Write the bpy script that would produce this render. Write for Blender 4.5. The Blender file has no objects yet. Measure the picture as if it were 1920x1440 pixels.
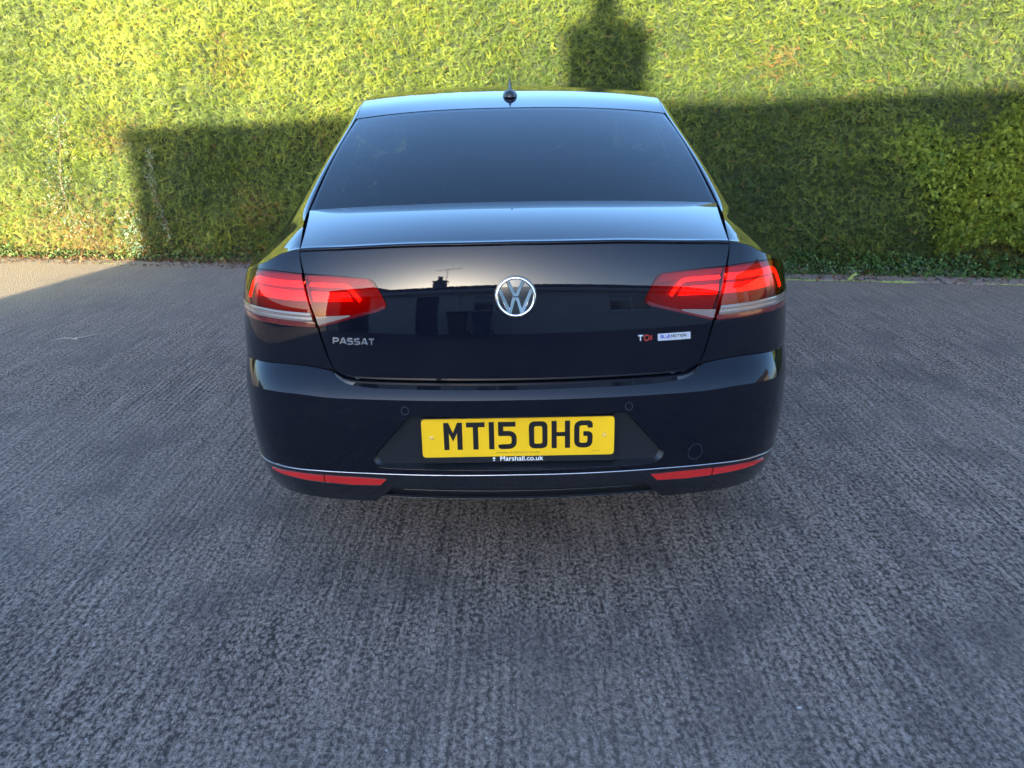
import bpy, bmesh, math, random
import numpy as np
from mathutils import Vector, Matrix, noise as mnoise

scene = bpy.context.scene
COL = scene.collection
R = math.radians

# ---------------------------------------------------------------- camera, sky, sun, exposure
CAM_LOC = (-0.01396, -2.03103, 1.38773)
PITCH, YAW, ROLL, FPX = 0.3305973, 0.0001412, -0.0187919, 1545.10
cd = bpy.data.cameras.new('camera'); cam = bpy.data.objects.new('camera', cd); COL.objects.link(cam)
cd.sensor_fit = 'HORIZONTAL'; cd.sensor_width = 36.0; cd.lens = FPX / 1920 * 36.0
cd.clip_start = 0.05; cd.clip_end = 400
fw = Vector((math.sin(YAW) * math.cos(PITCH), math.cos(YAW) * math.cos(PITCH), -math.sin(PITCH)))
rt = Vector((math.cos(YAW), -math.sin(YAW), 0)); up = rt.cross(fw)
r2 = rt * math.cos(ROLL) + up * math.sin(ROLL); u2 = -rt * math.sin(ROLL) + up * math.cos(ROLL)
M = Matrix((r2, u2, -fw)).transposed().to_4x4(); M.translation = Vector(CAM_LOC)
cam.matrix_world = M
scene.camera = cam

SUN_DIR = Vector((-0.242, -0.970, math.tan(R(6.5)))).normalized()   # towards the sun
world = bpy.data.worlds.new('World'); scene.world = world; world.use_nodes = True
wn = world.node_tree; wn.nodes.clear()
sky = wn.nodes.new('ShaderNodeTexSky'); sky.sky_type = 'NISHITA'; sky.sun_disc = False
sky.sun_elevation = R(6.5); sky.sun_rotation = math.atan2(SUN_DIR.x, SUN_DIR.y)
sky.air_density = 0.7; sky.dust_density = 1.5; sky.ozone_density = 2.4
bg = wn.nodes.new('ShaderNodeBackground'); bg.inputs['Strength'].default_value = 0.15
wo = wn.nodes.new('ShaderNodeOutputWorld')
wn.links.new(sky.outputs[0], bg.inputs[0]); wn.links.new(bg.outputs[0], wo.inputs[0])
sd = bpy.data.lights.new('sun', 'SUN'); sun = bpy.data.objects.new('sun', sd); COL.objects.link(sun)
sd.energy = 4.3; sd.angle = R(0.5); sd.color = (1.0, 0.87, 0.58)
sun.rotation_euler = SUN_DIR.to_track_quat('Z', 'Y').to_euler(); sun.location = (-8, -20, 12)
scene.view_settings.view_transform = 'Standard'; scene.view_settings.look = 'None'
scene.view_settings.gamma = 1.0; scene.view_settings.use_curve_mapping = False
scene.view_settings.exposure = 3.1

# ---------------------------------------------------------------- car surface maths (metres, x right, y forward, z up; rear bumper at y=0)
def smooth(e0, e1, x):
    t = np.clip((np.asarray(x, float) - e0) / (e1 - e0), 0, 1)
    return t * t * (3 - 2 * t)

# plan curve of the tub: heading angle integrated from a smooth curvature law
_S = np.linspace(0, 5.4, 5401)
_bump = np.exp(-((_S - 0.83) / 0.16) ** 2)
_tail = 0.42 * smooth(0.85, 1.05, _S) * (1 - smooth(1.25, 2.2, _S))
_k0 = 0.34 * (1 - smooth(0.55, 1.05, _S))
_rest = np.pi / 2 - (np.sum(_k0 + _tail) * 0.001)
_kap = _k0 + _tail + _bump * _rest / (np.sum(_bump) * 0.001)
_th = np.concatenate([[0], np.cumsum((_kap[1:] + _kap[:-1]) * 0.0005)])
_px = np.concatenate([[0], np.cumsum((np.cos(_th[1:]) + np.cos(_th[:-1])) * 0.0005)])
_py = np.concatenate([[0], np.cumsum((np.sin(_th[1:]) + np.sin(_th[:-1])) * 0.0005)])
_px *= 0.913 / _px[-1]
# front end: nose closes in plan
def plan(s):
    a = np.abs(s)
    x = np.interp(a, _S, _px); y = np.interp(a, _S, _py)
    return np.sign(s) * x, y

def pchip(xk, yk):
    xk = np.array(xk, float); yk = np.array(yk, float)
    h = np.diff(xk); d = np.diff(yk) / h
    m = np.zeros_like(xk)
    for i in range(1, len(xk) - 1):
        if d[i - 1] * d[i] > 0:
            w1 = 2 * h[i] + h[i - 1]; w2 = h[i] + 2 * h[i - 1]
            m[i] = (w1 + w2) / (w1 / d[i - 1] + w2 / d[i])
    m[0] = d[0]; m[-1] = d[-1]
    def f(x):
        x = np.asarray(x, float)
        xc = np.clip(x, xk[0], xk[-1])
        i = np.clip(np.searchsorted(xk, xc) - 1, 0, len(h) - 1)
        t = (xc - xk[i]) / h[i]
        return ((1 + 2 * t) * (1 - t) ** 2 * yk[i] + t * (1 - t) ** 2 * h[i] * m[i]
                + t * t * (3 - 2 * t) * yk[i + 1] + t * t * (t - 1) * h[i] * m[i + 1])
    return f

def spline(xk, yk):
    """natural cubic spline"""
    xk = np.array(xk, float); yk = np.array(yk, float); n = len(xk); h = np.diff(xk)
    A = np.zeros((n, n)); r = np.zeros(n); A[0, 0] = A[-1, -1] = 1
    for i in range(1, n - 1):
        A[i, i - 1] = h[i - 1]; A[i, i] = 2 * (h[i - 1] + h[i]); A[i, i + 1] = h[i]
        r[i] = 6 * ((yk[i + 1] - yk[i]) / h[i] - (yk[i] - yk[i - 1]) / h[i - 1])
    M = np.linalg.solve(A, r)
    def f(x):
        x = np.clip(np.asarray(x, float), xk[0], xk[-1])
        i = np.clip(np.searchsorted(xk, x) - 1, 0, n - 2)
        a = xk[i + 1] - x; b = x - xk[i]
        return (M[i] * a ** 3 + M[i + 1] * b ** 3) / (6 * h[i]) + (yk[i] / h[i] - M[i] * h[i] / 6) * a + (yk[i + 1] / h[i] - M[i + 1] * h[i] / 6) * b
    return f

# width factor against height
w_of_z = spline([.20, .28, .34, .42, .52, .66, .80, .90, .98, 1.06], [.93, .962, .982, .994, 1.0, 1.0, .993, .974, .940, .895])
# tilt (degrees back from vertical) of the boot lid / quarter, and its offset
_zz = np.linspace(.60, 1.10, 501)
_t = pchip([.60, .70, .76, .83, .89, .95, 1.01, 1.06, 1.10], [0, 1.0, 3.2, 5.6, 8.6, 12.6, 18.0, 23., 25.])(_zz)
_d = .048 + np.concatenate([[0], np.cumsum(np.tan(np.radians((_t[1:] + _t[:-1]) / 2)) * .001)])
def d_lid(z):
    return np.interp(z, _zz, _d)
# bumper: crease row, ledge above, face below
_zcr = pchip([0, .40, .55, .68, .80, 1.08, 1.5, 6], [.6450, .6430, .6420, .6460, .6420, .620, .612, .612])
_zle = pchip([0, .40, .50, .545, .563, .69, .80, .93, 1.08, 1.5, 6], [.6685, .6690, .675, .690, .703, .712, .706, .692, .670, .655, .655])
_zsh = pchip([0, .3, .55, .708, .768, .842, .90, .96, 1.08, 1.3, 1.6, 2.2, 4.6, 6], [1.044, 1.041, 1.031, 1.022, 1.009, .980, .965, .954, .930, .908, .902, .905, .885, .85])
def z_shoulder(s): return _zsh(np.abs(s))
def z_crease(s): return _zcr(np.abs(s))
def z_ledge(s): return _zle(np.abs(s))
d_face = spline([.20, .28, .34, .40, .46, .52, .58, .66, .74], [.120, .060, .030, .014, .006, .002, .001, .002, .006])
def bump_d(s, z):
    """offset of the bumper skin: face below the crease, ledge tilted ~45 deg above it"""
    zc = z_crease(s)
    up = np.maximum(np.asarray(z, float) - zc, 0)
    side = 1 - .80 * smooth(.85, 1.35, np.abs(s))
    return d_face(np.minimum(z, zc)) + up * (0.48 + 4 * up) * side

def A(s, z, kind='lid', off=0.0):
    """point on the tub; kind 'lid' (boot lid + quarter) or 'bump'"""
    s = np.asarray(s, float); z = np.asarray(z, float)
    s, z = np.broadcast_arrays(s, z)
    x, y = plan(s)
    if kind == 'lid':
        fade = 1 - .0 * s
        d = .048 * 0 + d_lid(z) * (1 - .75 * smooth(.75, 1.3, np.abs(s)))
    else:
        d = bump_d(s, z)
    P = np.stack([x * w_of_z(z), y + d, z], -1)
    if np.any(off):
        P = P + N(s, z, kind) * np.asarray(off)[..., None] if np.ndim(off) else P + N(s, z, kind) * off
    return P
def N(s, z, kind='lid'):
    e = 4e-3
    du = A(s + e, z, kind) - A(s - e, z, kind); dv = A(s, z + e, kind) - A(s, z - e, kind)
    n = np.cross(du, dv)
    return n / np.linalg.norm(n, axis=-1, keepdims=True)

# ---------------------------------------------------------------- helpers
def tag(o, label=None, cat=None, group=None, kind=None):
    if label: o['label'] = label
    if cat: o['category'] = cat
    if group: o['group'] = group
    if kind: o['kind'] = kind
    return o
def empty(name, loc=(0, 0, 0), rz=0, parent=None):
    o = bpy.data.objects.new(name, None); COL.objects.link(o); o.location = loc; o.rotation_euler = (0, 0, rz)
    o.empty_display_size = .2
    if parent: o.parent = parent
    return o
class MB:
    """collects grids, boxes and tubes; build() links them as one mesh object"""
    def __init__(s): s.v = []; s.n = []; s.f = []; s.k = 0; s.mi = []; s.m = 0
    def mesh(s, V, F, Nn=None):
        V = np.asarray(V, float)
        s.v.append(V); s.n.append(np.zeros_like(V) if Nn is None else Nn)
        s.f += [tuple(i + s.k for i in f) for f in F]; s.mi += [s.m] * len(F); s.k += len(V)
        return s
    def grid(s, P, Nn=None, closed_u=False):
        """P[i,j,3]"""
        P = np.asarray(P, float); n, m = P.shape[:2]
        if Nn is None:
            if closed_u:
                Q = np.concatenate([P[-1:], P, P[:1]]); du = np.gradient(Q, axis=0)[1:-1]
            else: du = np.gradient(P, axis=0)
            dv = np.gradient(P, axis=1); Nn = np.cross(du, dv)
            l = np.linalg.norm(Nn, axis=-1, keepdims=True); Nn = Nn / np.maximum(l, 1e-12)
            bad = l[..., 0] < 1e-12
            if bad.any(): Nn[bad] = 0
        idx = np.arange(n * m).reshape(n, m); F = []
        rn = range(n if closed_u else n - 1)
        for i in rn:
            a = idx[i]; b = idx[(i + 1) % n]
            for j in range(m - 1): F.append((int(a[j]), int(b[j]), int(b[j + 1]), int(a[j + 1])))
        return s.mesh(P.reshape(-1, 3), F, Nn.reshape(-1, 3))
    def flange(s, C, inward, depth=.012, rad=.0015):
        """rolled edge: C[k,3] curve, inward[k,3] unit direction"""
        C = np.asarray(C); rows = [C, C + inward * rad * .6, C + inward * depth]
        return s.grid(np.stack(rows, 1))
    def box(s, c, d, M=None):
        x, y, z = np.array(d) / 2.; V = np.array([(a * x, b * y, e * z) for a in (-1, 1) for b in (-1, 1) for e in (-1, 1)])
        if M is not None: V = V @ np.array(M.to_3x3()).T
        V = V + np.array(c)
        return s.mesh(V, [(0, 1, 3, 2), (4, 6, 7, 5), (0, 4, 5, 1), (2, 3, 7, 6), (0, 2, 6, 4), (1, 5, 7, 3)])
    def tube(s, pts, r, seg=8, caps=True):
        pts = np.asarray(pts, float); r = np.broadcast_to(np.asarray(r, float), (len(pts),))
        T = np.gradient(pts, axis=0); T /= np.maximum(np.linalg.norm(T, axis=1, keepdims=True), 1e-9)
        u = np.cross(T[0], [0, 0, 1.]);
        if np.linalg.norm(u) < .1: u = np.cross(T[0], [1., 0, 0])
        u /= np.linalg.norm(u); V = []; Nn = []
        for p, t, rr in zip(pts, T, r):
            u = u - t * (u @ t); u /= np.linalg.norm(u); w = np.cross(t, u)
            for k in range(seg):
                a = 2 * math.pi * k / seg; d = u * math.cos(a) + w * math.sin(a); V.append(p + d * rr); Nn.append(d)
        F = []
        for i in range(len(pts) - 1):
            for k in range(seg):
                a = i * seg + k; b = i * seg + (k + 1) % seg; F.append((a, b, b + seg, a + seg))
        if caps: F.append(tuple(range(seg))[::-1]); F.append(tuple(range((len(pts) - 1) * seg, len(pts) * seg)))
        return s.mesh(V, F)
    def lathe(s, prof, c=(0, 0, 0), axis='z', seg=32):
        prof = np.asarray(prof, float); a = np.linspace(0, 2 * np.pi, seg, endpoint=False)
        P = np.zeros((seg, len(prof), 3)); ca, sa = np.cos(a)[:, None], np.sin(a)[:, None]
        r, h = prof[:, 0], prof[:, 1]
        if axis == 'z': P[..., 0] = ca * r; P[..., 1] = sa * r; P[..., 2] = h
        if axis == 'x': P[..., 1] = ca * r; P[..., 2] = sa * r; P[..., 0] = h
        if axis == 'y': P[..., 2] = ca * r; P[..., 0] = sa * r; P[..., 1] = h
        return s.grid(P + np.array(c), closed_u=True)
    def build(s, name, mats, parent=None, smooth=True, custom=False, loc=None, label=None, angle=35):
        me = bpy.data.meshes.new(name); V = np.concatenate(s.v)
        me.from_pydata(V.tolist(), [], s.f)
        mats = mats if isinstance(mats, (list, tuple)) else [mats]
        for m in mats: me.materials.append(m)
        if len(mats) > 1: me.polygons.foreach_set('material_index', s.mi)
        me.polygons.foreach_set('use_smooth', [smooth] * len(me.polygons))
        me.update()
        if custom:
            me.normals_split_custom_set_from_vertices(np.concatenate(s.n).tolist())
        elif smooth: me.set_sharp_from_angle(angle=R(angle))
        o = bpy.data.objects.new(name, me); COL.objects.link(o)
        if parent: o.parent = parent
        if loc is not None: o.location = loc
        if label: o['label'] = label
        return o
def resample(P, n):
    P = np.asarray(P, float); d = np.concatenate([[0], np.cumsum(np.linalg.norm(np.diff(P, axis=0), axis=1))])
    if d[-1] < 1e-9: return np.repeat(P[:1], n, 0)
    t = np.linspace(0, d[-1], n)
    return np.stack([np.interp(t, d, P[:, k]) for k in range(P.shape[1])], 1)
def rounded(P, r=.01, k=5, closed=False):
    """round the corners of a polyline"""
    P = [np.array(p, float) for p in P]; out = []; n = len(P)
    for i in range(n):
        if not closed and i in (0, n - 1): out.append(P[i]); continue
        a, b, c = P[i - 1], P[i], P[(i + 1) % n]
        la, lc = np.linalg.norm(a - b), np.linalg.norm(c - b); q = min(r, la * .45, lc * .45)
        p0 = b + (a - b) / la * q; p1 = b + (c - b) / lc * q
        for t in np.linspace(0, 1, k): out.append((1 - t) ** 2 * p0 + 2 * t * (1 - t) * b + t * t * p1)
    return np.array(out)
def coons(bot, right, top, left, n, m):
    """bot/top run along u, left/right along v (bottom to top)"""
    b, t = resample(bot, n), resample(top, n); l, r = resample(left, m), resample(right, m)
    u = np.linspace(0, 1, n)[:, None, None]; v = np.linspace(0, 1, m)[None, :, None]
    return ((1 - v) * b[:, None] + v * t[:, None] + (1 - u) * l[None] + u * r[None]
            - ((1 - u) * (1 - v) * b[0] + u * (1 - v) * b[-1] + (1 - u) * v * t[0] + u * v * t[-1]))
def mirror2(P): P = np.array(P, float); P[..., 0] *= -1; return P
def panelA(mb, SZ, kind, off=0., flip=False):
    """SZ[n,m,2] -> grid on the tub with analytic normals"""
    P = A(SZ[..., 0], SZ[..., 1], kind, off); Nn = N(SZ[..., 0], SZ[..., 1], kind)
    mb.grid(P, Nn); return P
def edgeA(mb, line, kind, depth=.014, n=40, off=0.):
    L = resample(line, n); P = A(L[:, 0], L[:, 1], kind, off); Nn = N(L[:, 0], L[:, 1], kind)
    mb.flange(P, -Nn, depth)

# ---------------------------------------------------------------- materials
def newmat(name):
    m = bpy.data.materials.new(name); m.use_nodes = True
    return m, m.node_tree, m.node_tree.nodes['Principled BSDF']
def nd(nt, typ, **kw):
    n = nt.nodes.new(typ)
    for k, v in kw.items():
        if k.startswith('in_'): n.inputs[k[3:].replace('_', ' ')].default_value = v
        elif k.startswith('i'): n.inputs[int(k[1:])].default_value = v
        else: setattr(n, k, v)
    return n
def objco(nt, scale=(1, 1, 1), rot=(0, 0, 0)):
    tc = nt.nodes.new('ShaderNodeTexCoord'); mp = nt.nodes.new('ShaderNodeMapping')
    mp.inputs['Scale'].default_value = scale; mp.inputs['Rotation'].default_value = rot
    nt.links.new(tc.outputs['Object'], mp.inputs['Vector']); return mp.outputs['Vector']
def noise(nt, vec, scale, detail=4, rough=.55, out='Fac'):
    n = nt.nodes.new('ShaderNodeTexNoise'); n.inputs['Scale'].default_value = scale
    n.inputs['Detail'].default_value = detail; n.inputs['Roughness'].default_value = rough
    nt.links.new(vec, n.inputs['Vector']); return n.outputs[out]
def ramp(nt, fac, stops):
    r = nt.nodes.new('ShaderNodeValToRGB'); e = r.color_ramp.elements
    while len(e) < len(stops): e.new(.5)
    for x, (p, c) in zip(e, stops):
        x.position = p; x.color = (c, c, c, 1) if np.isscalar(c) else (*c, 1)
    nt.links.new(fac, r.inputs[0]); return r.outputs[0]
def mixc(nt, a, b, fac, mode='MIX'):
    m = nt.nodes.new('ShaderNodeMix'); m.data_type = 'RGBA'; m.blend_type = mode
    for s, v in ((m.inputs[6], a), (m.inputs[7], b), (m.inputs[0], fac)):
        if isinstance(v, bpy.types.NodeSocket): nt.links.new(v, s)
        else: s.default_value = v if np.isscalar(v) else (*v, 1)
    return m.outputs[2]
def math_(nt, op, a, b=0., c=0.):
    m = nt.nodes.new('ShaderNodeMath'); m.operation = op
    for i, v in enumerate((a, b, c)):
        if isinstance(v, bpy.types.NodeSocket): nt.links.new(v, m.inputs[i])
        else: m.inputs[i].default_value = v
    return m.outputs[0]
def bump(nt, h, strength, dist, prev=None):
    b = nt.nodes.new('ShaderNodeBump'); b.inputs['Strength'].default_value = strength; b.inputs['Distance'].default_value = dist
    nt.links.new(h, b.inputs['Height'])
    if prev: nt.links.new(prev, b.inputs['Normal'])
    return b.outputs[0]
def plain(name, col, rough=.5, metal=0., coat=0., spec=.5, grain=0., gscale=300, emis=None, es=0.):
    m, nt, p = newmat(name)
    p.inputs['Roughness'].default_value = rough; p.inputs['Metallic'].default_value = metal
    p.inputs['Coat Weight'].default_value = coat; p.inputs['Coat Roughness'].default_value = .03
    p.inputs['Specular IOR Level'].default_value = spec
    v = objco(nt); f = noise(nt, v, 6, 5)
    k = .16
    c = mixc(nt, tuple(x * (1 - k) for x in col), tuple(min(1, x * (1 + k)) for x in col), f)
    nt.links.new(c, p.inputs['Base Color'])
    if grain: nt.links.new(bump(nt, noise(nt, v, gscale, 3), grain, .001), p.inputs['Normal'])
    if emis: p.inputs['Emission Color'].default_value = (*emis, 1); p.inputs['Emission Strength'].default_value = es
    return m

MT = {}
# dark navy metallic paint with a clear coat and a film of road dust
m, nt, p = newmat('navy_paint'); v = objco(nt)
dust = ramp(nt, noise(nt, v, 3.0, 8, .7), [(.40, 0.), (.75, 1.)])
sm = noise(nt, objco(nt, (30, 30, 6)), 1.5, 4)
fl = nt.nodes.new('ShaderNodeTexVoronoi'); fl.inputs['Scale'].default_value = 900; nt.links.new(v, fl.inputs['Vector'])
flake = ramp(nt, fl.outputs['Color'], [(0.0, (.0020, .0024, .0055)), (1.0, (.0048, .0058, .0130))])
nt.links.new(mixc(nt, flake, (.060, .058, .056), math_(nt, 'MULTIPLY', math_(nt, 'ADD', dust, ramp(nt, noise(nt, v, 38, 4, .7), [(.5, 0.), (.8, 1.)])), .05)), p.inputs['Base Color'])
p.inputs['Metallic'].default_value = .0; p.inputs['Roughness'].default_value = .35; p.inputs['Specular IOR Level'].default_value = .0
p.inputs['Coat Weight'].default_value = 1.0; p.inputs['Coat IOR'].default_value = 1.44
nt.links.new(math_(nt, 'MULTIPLY_ADD', dust, .018, .006), p.inputs['Coat Roughness'])
nt.links.new(bump(nt, noise(nt, v, 260, 2), .012, .001), p.inputs['Coat Normal'])
MT['paint'] = m
MT['black'] = plain('black_trim_plastic', (.012, .013, .016), .35, grain=.1)
MT['gloss'] = plain('gloss_black_trim', (.008, .009, .013), .18, coat=.6)
MT['recess'] = plain('grained_recess_plastic', (.012, .014, .018), .32, grain=.2, gscale=700)
MT['liner'] = plain('dark_liner', (.004, .004, .005), .8)
MT['chrome'] = plain('chrome', (.82, .83, .85), .06, metal=1.)
MT['satin'] = plain('satin_chrome', (.40, .41, .44), .25, metal=1.)
MT['rubber'] = plain('tyre_rubber', (.02, .02, .021), .8, grain=.3)
MT['alloy'] = plain('wheel_alloy', (.45, .46, .48), .3, metal=.9)
MT['seatcloth'] = plain('seat_cloth', (.05, .05, .055), .85, grain=.3)
MT['headlining'] = plain('interior_lining', (.10, .10, .10), .9)
MT['plate'] = plain('plate_yellow', (.88, .52, .012), .28, coat=.25)
MT['ink'] = plain('plate_black', (.010, .010, .011), .35)
MT['smallink'] = plain('small_print', (.16, .11, .02), .4)
MT['screw'] = plain('screw_cap', (.80, .50, .10), .35)
MT['white'] = plain('white_print', (.85, .87, .9), .4)
MT['redletter'] = plain('red_lettering', (.30, .03, .02), .25, coat=.5)
MT['silver'] = plain('silver_badge', (.72, .76, .84), .25, metal=.55)
MT['blueink'] = plain('blue_ink', (.03, .03, .28), .4)
MT['reflector'] = plain('red_reflector', (.50, .016, .016), .16, coat=1.)
MT['shoulder_pad'] = plain('white_plastic', (.7, .7, .7), .4)
# lamp internals
MT['lampback'] = plain('lamp_housing_red', (.125, .007, .010), .35)
MT['lamptop'] = plain('lamp_sky_sheen', (.26, .020, .030), .3)  # paler red, sky reflection put into the colour
MT['led'] = plain('lit_light_guide', (.8, .05, .02), .3, emis=(1.0, .035, .010), es=.55)
MT['led2'] = plain('lit_light_block', (.7, .03, .015), .3, emis=(1.0, .022, .008), es=.34)
MT['clearstrip'] = plain('clear_lens_strip', (.155, .125, .120), .2, coat=.6)
MT['rimred'] = plain('dark_red_lens', (.10, .004, .008), .1, coat=1.)
# tinted lens and glass: reflection over plain tinted transparency, so that no caustics are needed
def sheet_glass(name, tint, ior=1.5, rough=.0, film=.0):
    m = bpy.data.materials.new(name); m.use_nodes = True; nt = m.node_tree; nt.nodes.clear()
    o = nt.nodes.new('ShaderNodeOutputMaterial'); mx = nt.nodes.new('ShaderNodeMixShader')
    t = nt.nodes.new('ShaderNodeBsdfTransparent'); t.inputs[0].default_value = (*tint, 1)
    g = nt.nodes.new('ShaderNodeBsdfGlossy'); g.inputs['Roughness'].default_value = rough
    fr = nt.nodes.new('ShaderNodeFresnel'); fr.inputs['IOR'].default_value = ior
    nt.links.new(fr.outputs[0], mx.inputs[0]); nt.links.new(t.outputs[0], mx.inputs[1]); nt.links.new(g.outputs[0], mx.inputs[2])
    last = mx.outputs[0]
    if film:
        d = nt.nodes.new('ShaderNodeBsdfDiffuse'); d.inputs[0].default_value = (.35, .36, .38, 1)
        m2 = nt.nodes.new('ShaderNodeMixShader')
        f = ramp(nt, noise(nt, objco(nt), 2.2, 6, .65), [(.3, film * .6), (.8, film * 1.5)])
        nt.links.new(f, m2.inputs[0]); nt.links.new(last, m2.inputs[1]); nt.links.new(d.outputs[0], m2.inputs[2]); last = m2.outputs[0]
    nt.links.new(last, o.inputs[0]); return m
MT['lens'] = sheet_glass('red_lens', (.95, .10, .09), 1.42, .01)
MT['glass'] = sheet_glass('tinted_glass', (.32, .37, .39), 1.62, .0, .012)
MT['clearglass'] = sheet_glass('clear_glass', (.82, .87, .85), 1.5)
MT['sensor'] = plain('sensor_ring', (.045, .052, .070), .3)
MT['frit'] = plain('glass_black_border', (.010, .010, .014), .05, coat=1.)

# ---------------------------------------------------------------- ground
def build_ground():
    m, nt, p = newmat('tamped_concrete')
    v = objco(nt); rows = objco(nt, (1, .62, 1), (0, 0, R(3)))
    # coarse lumps of the tamped surface, 1-2 cm, drawn out along the tamping direction
    l1 = noise(nt, rows, 92, 4, .66); l2 = noise(nt, objco(nt, (1, .8, 1)), 195, 3, .6); fine = noise(nt, v, 420, 2, .5)
    # irregular tamping furrows running away from the camera
    wob = noise(nt, objco(nt, (.6, .25, 1)), 1.6, 3)
    sx = nt.nodes.new('ShaderNodeSeparateXYZ'); nt.links.new(v, sx.inputs[0])
    ph = math_(nt, 'MULTIPLY_ADD', wob, 7.0, math_(nt, 'MULTIPLY', sx.outputs[0], 215.))
    fur = math_(nt, 'SINE', ph)
    furm = math_(nt, 'MULTIPLY', fur, ramp(nt, noise(nt, objco(nt, (1, .4, 1)), .9, 3), [(.42, 0.), (.7, 1.)]))
    big = noise(nt, v, .55, 6, .62); mid = noise(nt, v, 2.6, 5, .6); pat = noise(nt, objco(nt, (1, .55, 1)), 9, 4, .6)
    vo = nt.nodes.new('ShaderNodeTexVoronoi'); vo.feature = 'SMOOTH_F1'; vo.inputs['Scale'].default_value = 88; vo.inputs['Smoothness'].default_value = .35
    wv = nt.nodes.new('ShaderNodeVectorMath'); wv.operation = 'MULTIPLY_ADD'; wv.inputs[1].default_value = (.012, .012, .012); nt.links.new(noise(nt, v, 40, 2, .5, 'Color'), wv.inputs[0]); nt.links.new(rows, wv.inputs[2]); nt.links.new(wv.outputs[0], vo.inputs['Vector'])
    lump = math_(nt, 'SUBTRACT', .84, vo.outputs['Distance'])
    h = math_(nt, 'ADD', math_(nt, 'MULTIPLY', l1, .56), math_(nt, 'MULTIPLY', l2, .31)); h = math_(nt, 'MULTIPLY_ADD', lump, .17, h)
    h = math_(nt, 'ADD', h, -.022)
    h = math_(nt, 'MULTIPLY_ADD', furm, .045, h)
    stk = noise(nt, objco(nt, (1, .045, 1), (0, 0, R(2))), 46, 3, .6); h = math_(nt, 'MULTIPLY_ADD', math_(nt, 'SUBTRACT', stk, .5), .24, h)
    hc = ramp(nt, h, [(.385, 0.), (.49, .5), (.60, 1.)])
    base = mixc(nt, (.038, .028, .024), (.50, .385, .315), hc)
    base = mixc(nt, base, (.27, .225, .19), ramp(nt, big, [(.45, 0.), (.72, .5)]))
    base = mixc(nt, base, (.085, .068, .066), ramp(nt, mid, [(.48, 0.), (.74, .7)]))
    pale = ramp(nt, pat, [(.56, 0.), (.74, .6)])
    base = mixc(nt, base, (.46, .39, .36), math_(nt, 'MULTIPLY', pale, ramp(nt, h, [(.46, 0.), (.6, 1.)])))
    # paler worn concrete away to the far side and sandy dirt by the hedge with sunlight painted in
    yg = math_(nt, 'MULTIPLY_ADD', sx.outputs[1], .16, math_(nt, 'MULTIPLY_ADD', mid, .6, -.55))
    far = ramp(nt, yg, [(.10, 0.), (.62, 1.)])
    base = mixc(nt, base, (.31, .26, .235), math_(nt, 'MULTIPLY', far, .5))
    dirt = noise(nt, v, 1.1, 6, .6)
    base = mixc(nt, base, (.16, .125, .080), ramp(nt, dirt, [(.60, 0.), (.80, .32)]))
    tan = math_(nt, 'MULTIPLY', ramp(nt, math_(nt, 'MULTIPLY_ADD', sx.outputs[0], -.35, math_(nt, 'MULTIPLY_ADD', big, .7, -1.35)), [(.0, 0.), (.42, 1.)]), ramp(nt, math_(nt, 'MULTIPLY_ADD', sx.outputs[1], .3, math_(nt, 'MULTIPLY_ADD', mid, .5, -1.25)), [(.0, 0.), (.35, 1.)]))  # sandy dirt at left, colour lifted to paint in the low sun
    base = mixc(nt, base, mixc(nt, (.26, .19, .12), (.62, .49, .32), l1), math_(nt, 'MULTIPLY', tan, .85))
    # pale flecks: paint specks, grit
    fk = nt.nodes.new('ShaderNodeTexVoronoi'); fk.inputs['Scale'].default_value = 46; nt.links.new(v, fk.inputs['Vector'])
    fm = math_(nt, 'MULTIPLY', math_(nt, 'LESS_THAN', fk.outputs['Distance'], .13), math_(nt, 'GREATER_THAN', noise(nt, v, 21, 1), .645))
    base = mixc(nt, base, (.6, .6, .58), math_(nt, 'MULTIPLY', fm, .8))
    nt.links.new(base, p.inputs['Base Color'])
    p.inputs['Roughness'].default_value = .78; p.inputs['Specular IOR Level'].default_value = .35
    b = bump(nt, fine, .25, .002); b = bump(nt, h, 1.0, .030, b)
    nt.links.new(b, p.inputs['Normal'])
    mb = MB(); s = np.array([-90, -40, -20, -12, -8, -6, -4, -2, 0, 2, 4, 6, 8, 12, 20, 40, 90.])
    X, Y = np.meshgrid(s, s, indexing='ij'); mb.grid(np.stack([X, Y, X * 0], -1))
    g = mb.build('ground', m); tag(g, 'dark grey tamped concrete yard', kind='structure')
    return m
GM = build_ground()

# hedge line on the ground: left point, right point, unit vectors along it and towards the yard
HA = np.array([-5.199, 6.361]); HB = np.array([4.045, 4.373])
HT = (HB - HA) / np.linalg.norm(HB - HA); HN = np.array([HT[1], -HT[0]])     # HN points to the yard
def hpt(u, d, z):                     # u metres along from HA, d metres towards the yard
    return np.array([HA[0] + HT[0] * u + HN[0] * d, HA[1] + HT[1] * u + HN[1] * d, z])

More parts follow.
